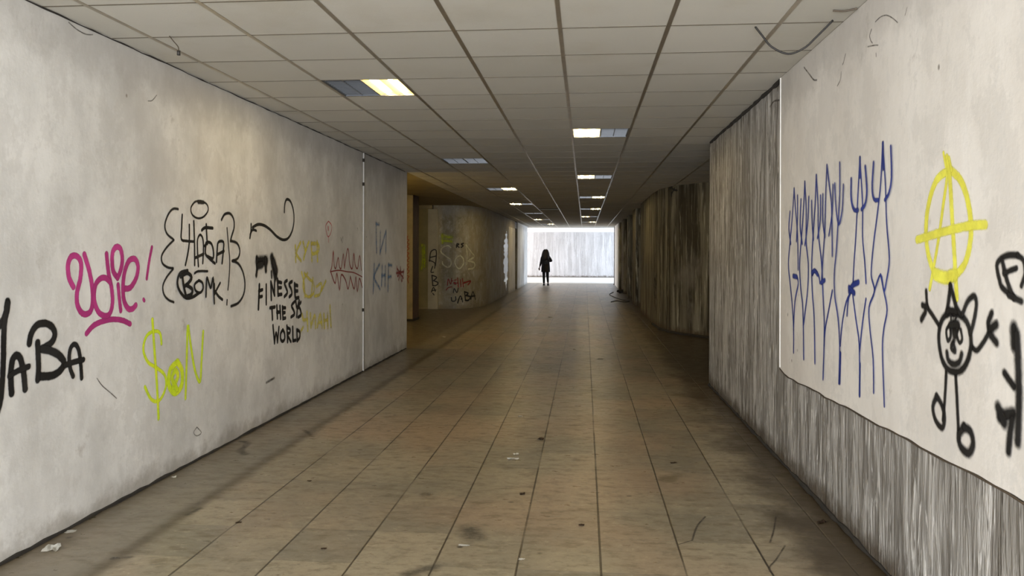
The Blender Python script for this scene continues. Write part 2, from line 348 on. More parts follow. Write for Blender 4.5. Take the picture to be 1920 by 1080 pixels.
bm = bmesh.new(); box(bm, (-9, YL, CEIL), (XL, 25, CEIL+.03)); struct(obj('ceiling_recess', bm, M['recess_ceiling']))
pale_c = simple('daylit_white_ceiling', srgb(232, 232, 232), .85, 0, .03, 2)  # white tone puts the passage daylight into the ceiling colour
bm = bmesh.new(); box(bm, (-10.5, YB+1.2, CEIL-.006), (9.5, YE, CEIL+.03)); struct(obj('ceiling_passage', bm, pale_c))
bm = bmesh.new(); box(bm, (-10.5, YB+.7, -.02), (9.5, YE, .006)); struct(obj('floor_passage', bm, simple('daylit_pale_stone', srgb(222, 220, 214), .6, 0, .05, 2)))  # paler than the corridor floor: daylight painted into the stone colour
bm = bmesh.new(); box(bm, (-10.5, -3.4, 3.1), (9.5, YE+.3, 3.3)); struct(obj('ceiling_light_stop', bm, M['slot']))  # unseen slab added above the tiles to stop sky light leaking in

# ------------------------------------------------------------------ ceiling lights
wx, wy = PX-.026, PY-.014
def make_light(mode):
    """origin at the cell centre, at tile level; mode: which half is lit"""
    t = empty('ceiling_light')
    hx, hy = wx/2, wy/2
    bm = bmesh.new(); h = .07
    for a, b in (((-hx, -hy, 0), (-hx+.006, hy, h)), ((hx-.006, -hy, 0), (hx, hy, h)), ((-hx, -hy, 0), (hx, -hy+.006, h)), ((-hx, hy-.006, 0), (hx, hy, h)), ((-.004, -hy, .002), (.004, hy, h))): box(bm, a, b)
    box(bm, (-hx, -hy, h), (hx, hy, h+.006)); obj('housing', bm, M['alu_dark'], t)
    for side in (-1, 1):
        lit = (mode == 'L' and side < 0) or (mode in 'RD' and side > 0)
        x0, x1 = (-hx+.008, -.006) if side < 0 else (.006, hx-.008)
        if lit:
            bm = bmesh.new(); n = 6
            for q in range(2):   # two shallow troughs
                a = x0+(x1-x0)*q/2; b = x0+(x1-x0)*(q+1)/2
                xs = [a+(b-a)*k/n for k in range(n+1)]; zz = [.004+.016*math.sin(PI*k/n) for k in range(n+1)]
                vs = [(bm.verts.new((x, -hy+.007, z)), bm.verts.new((x, hy-.007, z))) for x, z in zip(xs, zz)]
                for k in range(n): bm.faces.new((vs[k][0], vs[k+1][0], vs[k+1][1], vs[k][1]))
            obj('reflector', bm, M['glow_dim' if mode == 'D' else 'glow'], t)
        else:
            bm = bmesh.new(); w = x1-x0
            for k in range(3): x = x0+w*k/2; box(bm, (x-.003, -hy+.008, .004), (x+.003, hy-.008, .035))
            for k in range(13): y = -hy+.01+(2*hy-.02)*k/12; box(bm, (x0, y-.0012, .006), (x1, y+.0012, .032))
            obj('louvre', bm, M['alu'], t)
        for q in range(2):
            x = x0+(x1-x0)*(.25+.5*q)
            bm = bmesh.new(); tube(bm, [(x, -hy+.03, .012 if lit else .052), (x, hy-.03, .012 if lit else .052)], .011, 8)
            tb = obj('tube', bm, M['tube_lit'] if lit else M['tube_off'], t, True)
            if lit: tb['label'] = 'glowing warm white tube'
    return t
proto = {m: make_light(m) for m in 'LRND'}; used = set()
col_name = {0: 'left row', 3: 'right row'}
lab = {
 (0, 2): 'square ceiling light nearest in the left row, right half glowing yellow, left half dark louvre',
 (3, 6): 'square ceiling light nearest in the right row, left half glowing, right half grey louvre',
 (0, 10): 'unlit grey ceiling light in the left row beyond the yellow one',
 (3, 14): 'half-lit ceiling light, second from the camera in the right row',
 (0, 18): 'half-lit ceiling light in the left row just beyond the unlit grey one',
 (3, 22): 'half-lit ceiling light, third from the camera in the right row',
 (0, 26): 'half-lit ceiling light in the left row, second beyond the unlit grey one',
 (3, 30): 'half-lit ceiling light, fourth from the camera in the right row',
 (0, 34): 'unlit ceiling light deep in the left row, between two glowing ones',
 (3, 38): 'half-lit ceiling light, fifth from the camera in the right row',
 (0, 42): 'small glowing ceiling light above and left of the walking person',
 (3, 46): 'farthest glowing ceiling light in the right row, in front of the bright cross passage',
 (0, 50): 'farthest glowing ceiling light in the left row, almost above the walking person'}
for (i, j), m in lamps.items():
    x, y = X0+PX*(i+.5), Y0+PY*(j+.5)
    if m in used:
        o = proto[m].copy(); C.objects.link(o)
        for ch in proto[m].children:
            c = ch.copy(); C.objects.link(c); c.parent = o
    else: o = proto[m]; used.add(m)
    o.location = (x, y, CEIL)
    tag(o, lab[(i, j)], 'ceiling light', 'ceiling lights in two rows along the underpass')

# warm bulkhead lamp on the back of the left wall block (lights the recess from out of view)
t = empty('bulkhead_lamp', (-4.6, YL+.001, 1.95)); tag(t, 'warm bulkhead lamp on the wall inside the left recess', 'lamp')
bm = bmesh.new(); box(bm, (-.16, 0, -.12), (.16, .03, .12)); obj('back_plate', bm, M['white_metal'], t)
bm = bmesh.new(); bmesh.ops.create_uvsphere(bm, u_segments=16, v_segments=8, radius=.1); bmesh.ops.scale(bm, vec=(1.3, .5, 1), verts=bm.verts); bmesh.ops.translate(bm, vec=(0, .075, 0), verts=bm.verts)
obj('lamp_cover', bm, emit('bulb_glow', (1, .68, .2, 1), 260), t, True)

# ------------------------------------------------------------------ things
# conduit on the left wall
t = empty('cable_conduit', (XL, 9.87, 0)); tag(t, 'thin white vertical cable conduit on the left wall, floor to ceiling', 'conduit')
bm = bmesh.new(); box(bm, (.0, -.012, .01), (.014, .026, CEIL-.01)); obj('channel', bm, M['tube_off'], t)
for z in (2.66, 2.36, .78):
    bm = bmesh.new(); box(bm, (0, -.045, z-.02), (.02, -.014, z+.02)); obj('clip', bm, M['slot'], t)
# column in the recess, its right face a plate of darker brown
t = empty('steel_column', (-3.74, 17.2, 0)); tag(t, 'cream and rust-brown column beside the left wall end, scribbled in red', 'column')
bm = bmesh.new(); box(bm, (-.36, 0, 0), (-.004, .6, CEIL-.005)); obj('core', bm, M['cream'], t)
bm = bmesh.new(); box(bm, (-.004, -.004, 0), (.006, .6, CEIL-.005)); obj('side_plate', bm, M['umber'], t)['label'] = 'dark brown side plate'
bm = bmesh.new(); box(bm, (-.37, -.012, 0), (.016, .61, .05)); obj('base_plate', bm, M['slot'], t)

def curve_pts(p, n=6):
    out = []; P = [Vector(q) for q in p]
    for i in range(len(P)-1):
        a = P[max(i-1, 0)]; b = P[i]; c = P[i+1]; d = P[min(i+2, len(P)-1)]
        for k in range(n):
            t = k/n; out.append(.5*((2*b)+(-a+c)*t+(2*a-5*b+4*c-d)*t*t+(-a+3*b-3*c+d)*t**3))
    out.append(P[-1]); return out
# wires hanging from the ceiling
a = hitz(1416, 50, CEIL+.0); b = hitz(1562, 38, CEIL-.004); q = [hity(1430, 68, 4.54), hity(1447, 88, 4.53), hity(1478, 101, 4.52), hity(1508, 90, 4.49), hity(1530, 70, 4.47)]
bm = bmesh.new(); tube(bm, curve_pts([a]+q+[b]), .0055, 6); tag(obj('hanging_cable', bm, M['cable'], None, True), 'black cable sagging in a loop from the ceiling by the right wall', 'cable')
a = hitz(318, 68, CEIL-.002); q = [hity(326, 78, 4.42), hity(334, 88, 4.40), hity(335, 97, 4.39)]
t = empty('dangling_wire', a); tag(t, 'short thin wire end dangling from the ceiling above the left wall', 'wire')
bm = bmesh.new(); tube(bm, [p-a for p in curve_pts([a]+q)], .003, 6); obj('lead', bm, M['cable_brown'], t, True)
bm = bmesh.new(); tube(bm, [q[-1]-a+Vector((0, 0, .006)), q[-1]-a-Vector((0, 0, .02))], .010, 8); obj('connector', bm, M['cable'], t, True)
a = hitz(1562, 20, CEIL-.006); b = hitz(1607, 16, CEIL-.006)
bm = bmesh.new(); tube(bm, curve_pts([a, (a+b)/2+Vector((0, .01, -.004)), b]), [.005]*13, 6); tag(obj('cable_stub', bm, M['cable_brown']), 'short piece of brown wire against the ceiling at the top right', 'wire')

# ------------------------------------------------------------------ spray paint
def paint(name, col, op=1., soft=.35, streak=0):
    t = NT(name); uv = t.n.new('ShaderNodeUVMap'); sx = t.n.new('ShaderNodeSeparateXYZ'); t.link(uv.outputs[0], sx.inputs[0])
    d = sx.outputs[0]; nz = t.noise((1, 1, 1), 45, 4, .7, 5)
    a = t.ramp(t.math('ADD', d, t.math('MULTIPLY', t.math('SUBTRACT', nz, .5), .35)), 1-soft*1.3, 1.0, op, 0)
    if streak: a = t.math('MULTIPLY', a, t.ramp(t.noise((1, 1, 1), 18, 4, .7, 3), .38, .6, 1-streak, 1))
    tr = t.n.new('ShaderNodeBsdfTransparent'); mx = t.n.new('ShaderNodeMixShader'); t.link(a, mx.inputs[0]); t.link(tr.outputs[0], mx.inputs[1]); t.link(t.b.outputs[0], mx.inputs[2])
    t.link(mx.outputs[0], t.n['Material Output'].inputs['Surface'])
    v = t.noise((1, 1, 1), 6, 3, .6); c2 = tuple(min(1, x*1.6+.012) for x in col[:3])+(1,)
    return t.done(t.mix(t.ramp(v, .4, .75, 0, .7), col, c2), .55, None, 0, .3)
K = {'black': paint('black_spray', srgb(28, 27, 27), 1, .3), 'blackthin': paint('black_spray_thin', srgb(30, 28, 28), .96, .55),
     'blacksoft': paint('black_spray_soft', srgb(22, 21, 21), .96, .6), 'fade': paint('faded_black_spray', srgb(60, 56, 52), .45, .7, .5),
     'magenta': paint('magenta_spray', srgb(168, 52, 118), 1, .25), 'lime': paint('lime_spray', srgb(214, 238, 42), .95, .4, .15),
     'yellow': paint('yellow_spray', srgb(222, 216, 78), .95, .4, .12), 'oldyellow': paint('faded_yellow_spray', srgb(214, 200, 60), .72, .5, .5),
     'blue': paint('blue_spray', srgb(34, 52, 128), .98, .5), 'oldblue': paint('faded_blue_spray', srgb(84, 128, 178), .72, .8, .4),
     'red': paint('red_spray', srgb(140, 36, 34), .9, .5, .2), 'pink': paint('thin_red_marker', srgb(200, 62, 74), .75, .6), 'white': paint('pale_spray', srgb(214, 206, 176), .7, .5, .2),
     'green': paint('old_green_spray', srgb(176, 190, 16), .75, .9, .3), 'crack': paint('hairline_dirt', srgb(70, 62, 54), .75, .7, .4), 'ice': paint('pale_blue_paint', srgb(196, 216, 232), .95, .2)}
def sm2(p, n):
    out = []; L = len(p)
    for i in range(L-1):
        a = p[max(i-1, 0)]; b = p[i]; c = p[i+1]; d = p[min(i+2, L-1)]
        for k in range(n):
            t = k/n; out.append(tuple(.5*(2*b[q]+(c[q]-a[q])*t+(2*a[q]-5*b[q]+4*c[q]-d[q])*t*t+(3*b[q]-a[q]-3*c[q]+d[q])*t**3) for q in (0, 1)))
    out.append(p[-1]); return out
lift = [0]
SOFT = {'black': .3, 'magenta': .25, 'lime': .4, 'yellow': .4, 'ice': .2}
def strokes(name, hit, nrm, T, lst, mat, parent=None, grow=1.0, straight=False, lift0=None):
    """lst: (width in photo px, [points]); T maps the points to photo pixels; hit() puts a pixel on its wall; nrm is the wall's outward normal (or a function of the point)"""
    bm = bmesh.new(); uvl = bm.loops.layers.uv.new('uv')
    ox, oy, s = T; li = 0; grow = grow/(1.06-.6*SOFT.get(mat, .55))
    for w, pts in lst:
        closed = len(pts) > 2 and pts[0] == pts[-1]
        P2 = [(x/s+ox, y/s+oy) for x, y in pts]
        if len(P2) > 2 and not straight: P2 = sm2(P2, 4)
        P = [hit(*q) for q in P2]; mid = P[len(P)//2]
        N = nrm(mid) if callable(nrm) else nrm
        dv = (mid-Vector((0, 0, EYE))); r = w*.5*dv.length/F*grow*(1/max(.12, abs(dv.normalized().dot(N))))**.6
        off = N*(.0015+.0003*(li % 18)); li += 1
        # drop points that coincide
        Q = [P[0]]
        for p in P[1:]:
            if (p-Q[-1]).length > r*.12: Q.append(p)
        if len(Q) < 2: Q = [P[0], P[0]+Vector((0, 0, r*.5))]
        n = len(Q); rows = []
        for i, p in enumerate(Q):
            t = (Q[min(i+1, n-1)]-Q[max(i-1, 0)])
            if t.length < 1e-6: t = Vector((0, 0, 1))
            t.normalize(); NN = nrm(p) if callable(nrm) else nrm; b = NN.cross(t).normalized()*r
            o2 = off+N*(.00028*i/n); rows.append([bm.verts.new(p+o2+b), bm.verts.new(p+o2), bm.verts.new(p+o2-b)])
        def face(vs, ds):
            try: f = bm.faces.new(vs)
            except ValueError: return
            for l, d in zip(f.loops, ds): l[uvl].uv = (d, 0)
        for i in range(n-1):
            face((rows[i][0], rows[i][1], rows[i+1][1], rows[i+1][0]), (1, 0, 0, 1)); face((rows[i][1], rows[i][2], rows[i+1][2], rows[i+1][1]), (0, 1, 1, 0))
        for e, rr in ((0, rows[0]), (1, rows[-1])):
            p = rr[1].co; b = rr[0].co-p; NN = nrm(p) if callable(nrm) else nrm; fwd = (NN.cross(b)) * (1 if e == 0 else -1)
            fan = [rr[0]]+[bm.verts.new(p+b*math.cos(PI*k/6)+fwd*math.sin(PI*k/6)) for k in range(1, 6)]+[rr[2]]
            for k in range(6): face((rr[1], fan[k], fan[k+1]), (0, 1, 1))
    o = obj(name, bm, K[mat], parent)
    return o
HL = lambda x, y: hitx(x, y, XL); NL = Vector((1, 0, 0))
HR = lambda x, y: hitx(x, y, XR-.022); NR = Vector((-1, 0, 0))
HR0 = lambda x, y: hitx(x, y, XR)
def on_plan(plan):
    def f(px, py):
        d = ray(px, py); best = None
        for (ax, ay), (bx, by) in zip(plan, plan[1:]):
            ex, ey = bx-ax, by-ay; den = d.x*ey-d.y*ex
            if abs(den) < 1e-9: continue
            k = (ax*ey-ay*ex)/den; u = (ax*d.y-ay*d.x)/den
            if k > 0 and -1e-6 <= u <= 1+1e-6 and (best is None or k < best): best = k
        if best is None: best = 21/d.y
        return Vector((d.x*best, d.y*best, EYE+d.z*best))
    return f
def plan_normal(plan):
    def f(p):
        bd = 1e9; N = Vector((0, -1, 0))
        for (ax, ay), (bx, by) in zip(plan, plan[1:]):
            a = Vector((ax, ay)); e = Vector((bx-ax, by-ay)); u = max(0, min(1, (Vector((p.x, p.y))-a).dot(e)/e.length_squared)); dd = (a+e*u-Vector((p.x, p.y))).length
            if dd < bd: bd = dd; N = Vector((e.y, -e.x, 0)).normalized()
        if N.y > .2 or N.dot(Vector((p.x, p.y, 0))) > 0: N = -N
        return N
    return f
HC, NC = on_plan(RECESS), plan_normal(RECESS)
HF, NF = on_plan(FAR+[(1.42, 20.7)]), plan_normal(FAR+[(1.42, 20.7)])

def graf(label, parts=None, cat='graffiti', name='graffiti', **kw):
    """one piece of graffiti: a single mesh, or an Empty with its differing marks as parts"""
    if len(parts) == 1:
        o = strokes(name, *parts[0][1:], **kw)
    else:
        o = empty(name)
        for p in parts: strokes(p[0], *p[1:], parent=o, **kw)
    return tag(o, label, cat)

A = (0, 340, 2.348); B = (0, 560, 4.5); D = (280, 350, 4.32); E_ = (440, 350, 3.085); G = (740, 340, 3.857); H7 = (740, 350, 4.0)
R7 = (1440, 240, 1.964); Y8 = (1680, 260, 1.6875); F5 = (1700, 440, 4.155)
graf('large black spray word JABA at the near end of the left wall', [('lettering', HL, NL, B, [
 (10.5, [(62, 25), (52, 110), (20, 190), (-25, 245)]), (9.5, [(62, 40), (36, 200), (28, 330), (26, 480), (18, 680), (2, 850), (-25, 960)]),
 (10, [(95, 800), (88, 690), (90, 590), (105, 510), (135, 478), (165, 500), (185, 570), (200, 660), (208, 765)]), (8, [(75, 655), (140, 612), (238, 572)]),
 (9.5, [(243, 378), (258, 300), (305, 225), (375, 208), (435, 238), (458, 300), (430, 370), (352, 422)]), (10, [(352, 425), (430, 442), (500, 485), (535, 545), (500, 610), (430, 650), (330, 655)]), (9.5, [(312, 370), (318, 500), (320, 600), (312, 685)]),
 (7, [(612, 655), (588, 590), (578, 500), (590, 420), (620, 385), (650, 410), (668, 480), (678, 580), (683, 670)]), (7.5, [(545, 562), (600, 540), (698, 515)])], 'black')])
graf('magenta spray word Udie! with a curved underline on the left wall', [
 ('lettering', HL, NL, A, [(8, [(322, 465), (303, 425), (298, 370), (312, 332), (338, 330), (356, 362), (352, 430), (338, 490), (340, 545), (362, 582), (390, 580), (405, 548), (406, 480), (393, 400), (370, 322)]),
  (7.5, [(468, 320), (476, 400), (490, 470), (494, 535), (482, 582), (458, 592), (430, 572), (413, 520), (418, 460), (438, 430), (462, 425), (484, 445)]),
  (7.5, [(516, 425), (497, 395), (492, 345), (496, 308), (512, 288), (530, 300), (537, 345), (530, 390), (516, 425)]), (6.5, [(518, 455), (523, 510), (530, 570)]),
  (7.5, [(545, 472), (572, 468), (598, 425), (606, 375), (592, 342), (566, 350), (548, 395), (540, 455), (543, 520), (560, 558), (580, 562), (596, 545)])], 'magenta'),
 ('exclamation_mark', HL, NL, A, [(5, [(668, 290), (656, 350), (645, 428)])], 'magenta'),
 ('exclamation_dot', HL, NL, A, [(5, [(631, 520), (634, 525)])], 'magenta'),
 ('underline', HL, NL, A, [(7, [(380, 670), (415, 632), (475, 610), (530, 610), (572, 628)])], 'magenta')])
graf('lime-yellow spray word $ON with a dollar sign low on the left wall', [('lettering', HL, NL, A, [
 (4.5, [(710, 715), (704, 670), (680, 660), (645, 680), (630, 740), (650, 795), (690, 822), (725, 855), (728, 910), (700, 965), (665, 960), (637, 905)]), (5, [(670, 608), (680, 760), (690, 900), (697, 1045)]),
 (8, [(780, 795), (748, 830), (742, 895), (768, 932), (798, 900), (800, 835), (780, 795)]), (7, [(760, 905), (782, 860), (770, 832), (756, 870), (778, 915)]),
 (4.5, [(815, 955), (820, 800), (825, 635), (835, 700), (850, 800), (865, 860), (880, 880), (885, 800), (893, 662)])], 'lime')])
w = 3.2
graf('black spray lettering in curly braces with a ring above, left wall', [
 ('brace', HL, NL, D, [(w, [(232, 182), (190, 180), (150, 228), (124, 310), (140, 380), (190, 425)]), (w, [(197, 432), (140, 490), (98, 560), (105, 622), (150, 655), (190, 660)]), (w, [(190, 668), (140, 730), (108, 800), (115, 870), (150, 915), (195, 936)])], 'blackthin'),
 ('ring', HL, NL, D, [(2.64, [(415, 118), (370, 122), (336, 170), (345, 225), (390, 256), (440, 242), (475, 190), (462, 140), (415, 118)]), (4.8, [(395, 124), (436, 127)])], 'blackthin'),
 ('lettering', HL, NL, D, [(3.36, [(265, 228), (260, 330), (258, 425), (300, 440), (362, 445)]), (3.36, [(322, 310), (322, 440), (310, 540), (290, 635)]), (3.36, [(358, 280), (363, 440), (365, 635)]),
  (3.12, [(395, 645), (388, 520), (388, 430), (408, 390), (430, 420), (436, 500), (430, 620)]), (3.6, [(372, 575), (437, 545)]), (3.84, [(422, 352), (450, 332), (510, 336)]), (3.36, [(458, 305), (462, 400), (466, 465)]),
  (3.6, [(445, 480), (470, 450), (500, 465), (515, 520), (512, 580), (470, 565)]), (3.6, [(456, 455), (450, 540), (480, 580), (527, 622)]), (3.36, [(540, 610), (545, 520), (555, 450), (597, 450), (594, 530), (585, 620)]), (3.6, [(545, 550), (600, 522)]),
  (4.32, [(305, 680), (245, 700), (222, 770), (238, 840), (290, 900), (350, 892), (395, 860)]), (4.8, [(262, 720), (272, 800), (292, 890)]), (4.8, [(248, 730), (300, 700), (337, 735), (310, 780), (285, 802)]), (4.8, [(300, 800), (340, 830), (335, 870), (295, 890)]),
  (3.36, [(395, 760), (362, 790), (366, 838), (400, 860), (428, 830), (424, 780), (395, 760)]), (2.88, [(360, 702), (390, 685), (465, 685)]), (3.36, [(452, 890), (455, 800), (460, 735), (478, 790), (492, 820), (510, 735), (515, 850), (520, 945)]), (3.36, [(525, 790), (528, 870)]), (3.36, [(572, 780), (537, 845), (522, 862)]), (3.6, [(532, 850), (560, 890), (590, 915)]), (2.64, [(628, 918), (626, 955)])], 'black'),
 ('side_line', HL, NL, D, [(2.4, [(628, 335), (640, 480), (650, 600), (645, 730), (635, 835)]), (w, [(583, 268), (608, 225), (650, 217), (680, 260), (685, 330), (665, 400), (655, 440)]), (w, [(660, 440), (710, 460), (731, 520), (715, 580), (668, 602)]), (w, [(675, 602), (720, 625), (755, 690), (772, 780), (762, 870), (720, 940), (660, 968)])], 'blackthin')])
graf('black wavy spray line with an arrow tip on the left wall', [('curl', HL, NL, D, [(3, [(835, 330), (880, 306), (930, 315), (980, 350), (1030, 402), (1080, 430), (1122, 418), (1155, 360), (1170, 280), (1165, 190), (1142, 120), (1112, 103), (1096, 140), (1092, 205)])], 'black'),
 ('arrow_tip', HL, NL, D, [(3.4, [(823, 305), (822, 360), (813, 415)]), (3, [(815, 388), (835, 350), (865, 357)])], 'black')])
graf('black spray words FINESSE THE WORLD with a blotted-out word above', [
 ('blotted_word', HL, NL, D, [(5.76, [(868, 575), (872, 650), (865, 718)]), (11.5, [(875, 608), (945, 600)]), (8.96, [(880, 640), (910, 630)]), (6.4, [(938, 585), (942, 680)]), (10.2, [(990, 572), (1003, 650), (1020, 730)]), (10.2, [(1005, 610), (1025, 680)]), (3.84, [(985, 690), (988, 735)])], 'blackthin'),
 ('lettering', HL, NL, D, [(4.35, [(890, 795), (886, 900), (882, 990)]), (3.84, [(885, 845), (915, 835)]), (3.84, [(885, 895), (912, 888)]), (3.84, [(945, 795), (945, 950)]), (3.84, [(982, 770), (986, 915)]), (3.84, [(985, 780), (1003, 850), (1012, 880)]), (3.84, [(1012, 765), (1010, 870)]),
  (4.1, [(1036, 750), (1040, 880)]), (3.84, [(1040, 770), (1067, 778)]), (3.84, [(1040, 820), (1065, 818)]), (3.84, [(1040, 876), (1068, 872)]), (3.84, [(1112, 760), (1090, 780), (1104, 820), (1114, 860), (1090, 890)]), (3.84, [(1152, 768), (1127, 790), (1145, 830), (1150, 870), (1130, 892)]), (4.1, [(1172, 785), (1177, 890)]), (3.84, [(1175, 795), (1197, 802)]), (3.84, [(1175, 845), (1197, 845)]), (3.84, [(1180, 905), (1205, 898)]),
  (3.84, [(972, 982), (1012, 975)]), (3.84, [(992, 980), (996, 1075)]), (3.84, [(1031, 965), (1036, 1065)]), (3.84, [(1056, 968), (1062, 1068)]), (3.84, [(1031, 1018), (1060, 1015)]), (3.84, [(1076, 972), (1080, 1070)]), (3.84, [(1078, 980), (1100, 982)]), (3.84, [(1078, 1022), (1096, 1020)]), (3.84, [(1080, 1068), (1100, 1064)])], 'black'),
 ('lower_lettering', HL, NL, E_, [(3.58, [(346, 665), (328, 688), (340, 715), (345, 738), (325, 754)]), (3.58, [(352, 660), (358, 698), (368, 700)]), (3.58, [(372, 660), (362, 700), (358, 752)]), (3.58, [(382, 668), (370, 690), (380, 715), (382, 742), (366, 755)]),
  (3.58, [(220, 803), (229, 905)]), (3.33, [(229, 900), (238, 842), (246, 900)]), (3.33, [(246, 900), (254, 812)]), (3.58, [(276, 828), (264, 850), (264, 882), (275, 895), (287, 880), (286, 848), (276, 828)]), (3.58, [(300, 805), (304, 898)]), (3.33, [(300, 815), (318, 825), (316, 845), (302, 855), (323, 897)]), (3.58, [(333, 812), (335, 892)]), (3.33, [(335, 892), (351, 888)]), (3.58, [(357, 828), (359, 892)]), (3.33, [(357, 828), (373, 840), (373, 872), (359, 892)])], 'black')])
graf('faded yellow spray lettering in three lines beside the FINESSE words', [('lettering', HL, NL, E_, [
 (3.9, [(350, 342), (353, 432)]), (3.9, [(380, 322), (356, 385), (382, 428)]), (3.9, [(395, 322), (407, 368)]), (3.9, [(428, 318), (407, 380), (398, 418)]), (3.9, [(441, 322), (446, 432)]), (3.9, [(442, 330), (480, 333), (483, 375), (448, 388)]), (3.9, [(475, 320), (478, 430)]),
 (3.25, [(385, 495), (400, 560), (405, 638)]), (3.25, [(420, 500), (395, 545), (400, 610), (425, 638), (456, 612), (455, 560), (430, 535), (400, 500)]), (3.25, [(450, 530), (440, 640)]), (3.25, [(470, 580), (500, 560), (490, 622), (460, 632)]), (3.25, [(500, 600), (525, 545)]),
 (3.9, [(388, 738), (395, 772), (418, 765)]), (3.9, [(415, 725), (420, 832)]), (3.9, [(435, 735), (438, 812)]), (3.9, [(438, 812), (460, 742), (464, 815)]), (3.9, [(475, 812), (492, 735), (502, 815)]), (3.25, [(482, 785), (500, 783)]), (3.9, [(515, 738), (518, 815)]), (3.9, [(536, 735), (538, 815)]), (3.25, [(515, 775), (537, 770)]), (3.9, [(550, 690), (556, 812)]), (3.25, [(380, 840), (395, 812)])], 'oldyellow')])
graf('small pink balloon-shaped mark high on the left wall', [('mark', HL, NL, E_, [(1.2, [(542, 200), (526, 225), (530, 265), (541, 290), (556, 265), (560, 225), (542, 200)]), (2.4, [(540, 233), (541, 250)]), (1.2, [(542, 290), (542, 322)])], 'pink')])
graf('tiny grey scribble right of the pink balloon mark', [('mark', HL, NL, E_, [(1.4, [(612, 295), (622, 325), (626, 290), (615, 312)])], 'fade')])
graf('spiky dark red scribble on the left wall just before the white conduit', [('spikes', HL, NL, E_, [
 (1.7, [(553, 490), (562, 455), (570, 370), (574, 450), (584, 472), (598, 410), (605, 462), (616, 470), (628, 388), (634, 470)]), (1.7, [(634, 470), (650, 368), (658, 372), (665, 450), (680, 472), (688, 385), (696, 450), (710, 472), (722, 398), (732, 482)]),
 (1.1, [(553, 492), (600, 484), (650, 492), (690, 498), (737, 522)]), (1.8, [(555, 495), (580, 560), (590, 500), (605, 598), (615, 510), (640, 540), (655, 592), (668, 520)]), (1.8, [(668, 520), (690, 592), (700, 520), (708, 608), (720, 530), (736, 582)])], 'red', )], straight=False)
graf('faded light blue letters on the left wall beyond the conduit', [('lettering', HL, NL, E_, [
 (4, [(817, 210), (820, 380)]), (3.5, [(817, 215), (835, 218)]), (3.5, [(842, 262), (840, 388)]), (3.5, [(842, 375), (872, 262)]), (3.5, [(875, 255), (873, 382)]),
 (4.5, [(806, 450), (800, 612)]), (4, [(836, 450), (806, 522), (840, 592)]), (4, [(852, 458), (848, 572)]), (4, [(870, 462), (868, 572)]), (3.5, [(850, 515), (870, 512)]), (4, [(888, 450), (885, 602)]), (3.5, [(888, 452), (908, 456)]), (3.5, [(886, 522), (904, 520)])], 'oldblue')])
graf('small dark red scrawl near the far end of the left wall', [('mark', HL, NL, E_, [(1.8, [(938, 462), (942, 520), (960, 480), (948, 540)]), (1.8, [(935, 500), (978, 492)]), (1.8, [(958, 465), (965, 550), (978, 480)]), (1.6, [(940, 475), (975, 530)])], 'red')])
hc = lambda x, y: hity(x, y, 17.196)
graf('red zigzag scribble running down the cream face of the column', [('mark', hc, Vector((0, -1, 0)), H7, [(1.5, [(98, 372), (92, 392), (106, 400), (94, 420), (108, 430), (94, 452), (108, 462), (92, 480)]), (1.5, [(92, 492), (106, 500), (94, 520), (108, 535), (94, 552), (106, 566)]), (1.5, [(106, 578), (92, 590), (106, 602), (94, 620), (108, 632), (96, 652)]), (1.4, [(95, 668), (108, 672), (98, 690), (104, 722)])], 'red')])
hd = lambda x, y: hity(x, y, 20.998)
hdo = lambda x, y: hity(x, y, 21.038)
graf('black JABA written vertically on the grey panel beside the recess door', [('lettering', hd, Vector((0, -1, 0)), H7, [(2.2, [(262, 560), (272, 488), (312, 480), (306, 590)]), (2.2, [(270, 530), (310, 520)]), (2, [(258, 552), (300, 572), (300, 612)]), (2, [(285, 598), (272, 640), (292, 642)]),
 (2.4, [(280, 665), (286, 742)]), (2.4, [(280, 665), (315, 680), (292, 705)]), (2.4, [(292, 705), (325, 720), (312, 740), (286, 742)]), (2, [(276, 790), (291, 755), (305, 785)]), (2, [(278, 780), (310, 775)]), (1.8, [(286, 800), (296, 812)])], 'black')])
graf('old yellow-green paint smear on the olive recess door', [('smear', hdo, Vector((0, -1, 0)), H7, [(9, [(205, 440), (215, 520), (200, 620)]), (8, [(222, 450), (225, 600)])], 'green')])
graf('yellow-green paint patch above the pale SOB letters', [('smear', HC, NC, G, [(9, [(345, 385), (345, 445)]), (9, [(365, 400), (412, 405)]), (8, [(360, 430), (412, 435)])], 'green')])
graf('pale SOB letters on the rounded beige recess wall', [('lettering', HC, NC, G, [(3.2, [(405, 480), (385, 465), (345, 480), (335, 512), (375, 545), (402, 565), (408, 600), (385, 622), (350, 602), (345, 580)]), (3.2, [(472, 535), (442, 558), (438, 600), (465, 632), (495, 602), (496, 560), (472, 535)]),
 (3.2, [(515, 460), (525, 540), (520, 602)]), (3.2, [(515, 460), (560, 520), (575, 545), (530, 575)]), (3.2, [(530, 575), (575, 590), (572, 625), (535, 635)])], 'white')])
graf('tiny black letters above the pale SOB', [('lettering', HC, NC, G, [(2.34, [(447, 478), (450, 452), (465, 455), (452, 465), (466, 478)]), (2.34, [(498, 448), (480, 455), (496, 466), (480, 478)])], 'blackthin')])
graf('dark red scrawled word with an arrow under the pale SOB', [('lettering', HC, NC, G, [(1.8, [(382, 752), (388, 705), (405, 745), (412, 703)]), (5, [(432, 735), (440, 740)]), (2, [(455, 700), (460, 765)]), (2, [(475, 712), (480, 762)]), (2, [(490, 703), (495, 762)]), (2, [(452, 735), (502, 730)]), (2.2, [(500, 735), (550, 720), (530, 747)]), (1.8, [(372, 788), (386, 770), (412, 763)]), (2, [(415, 720), (445, 712)])], 'red')])
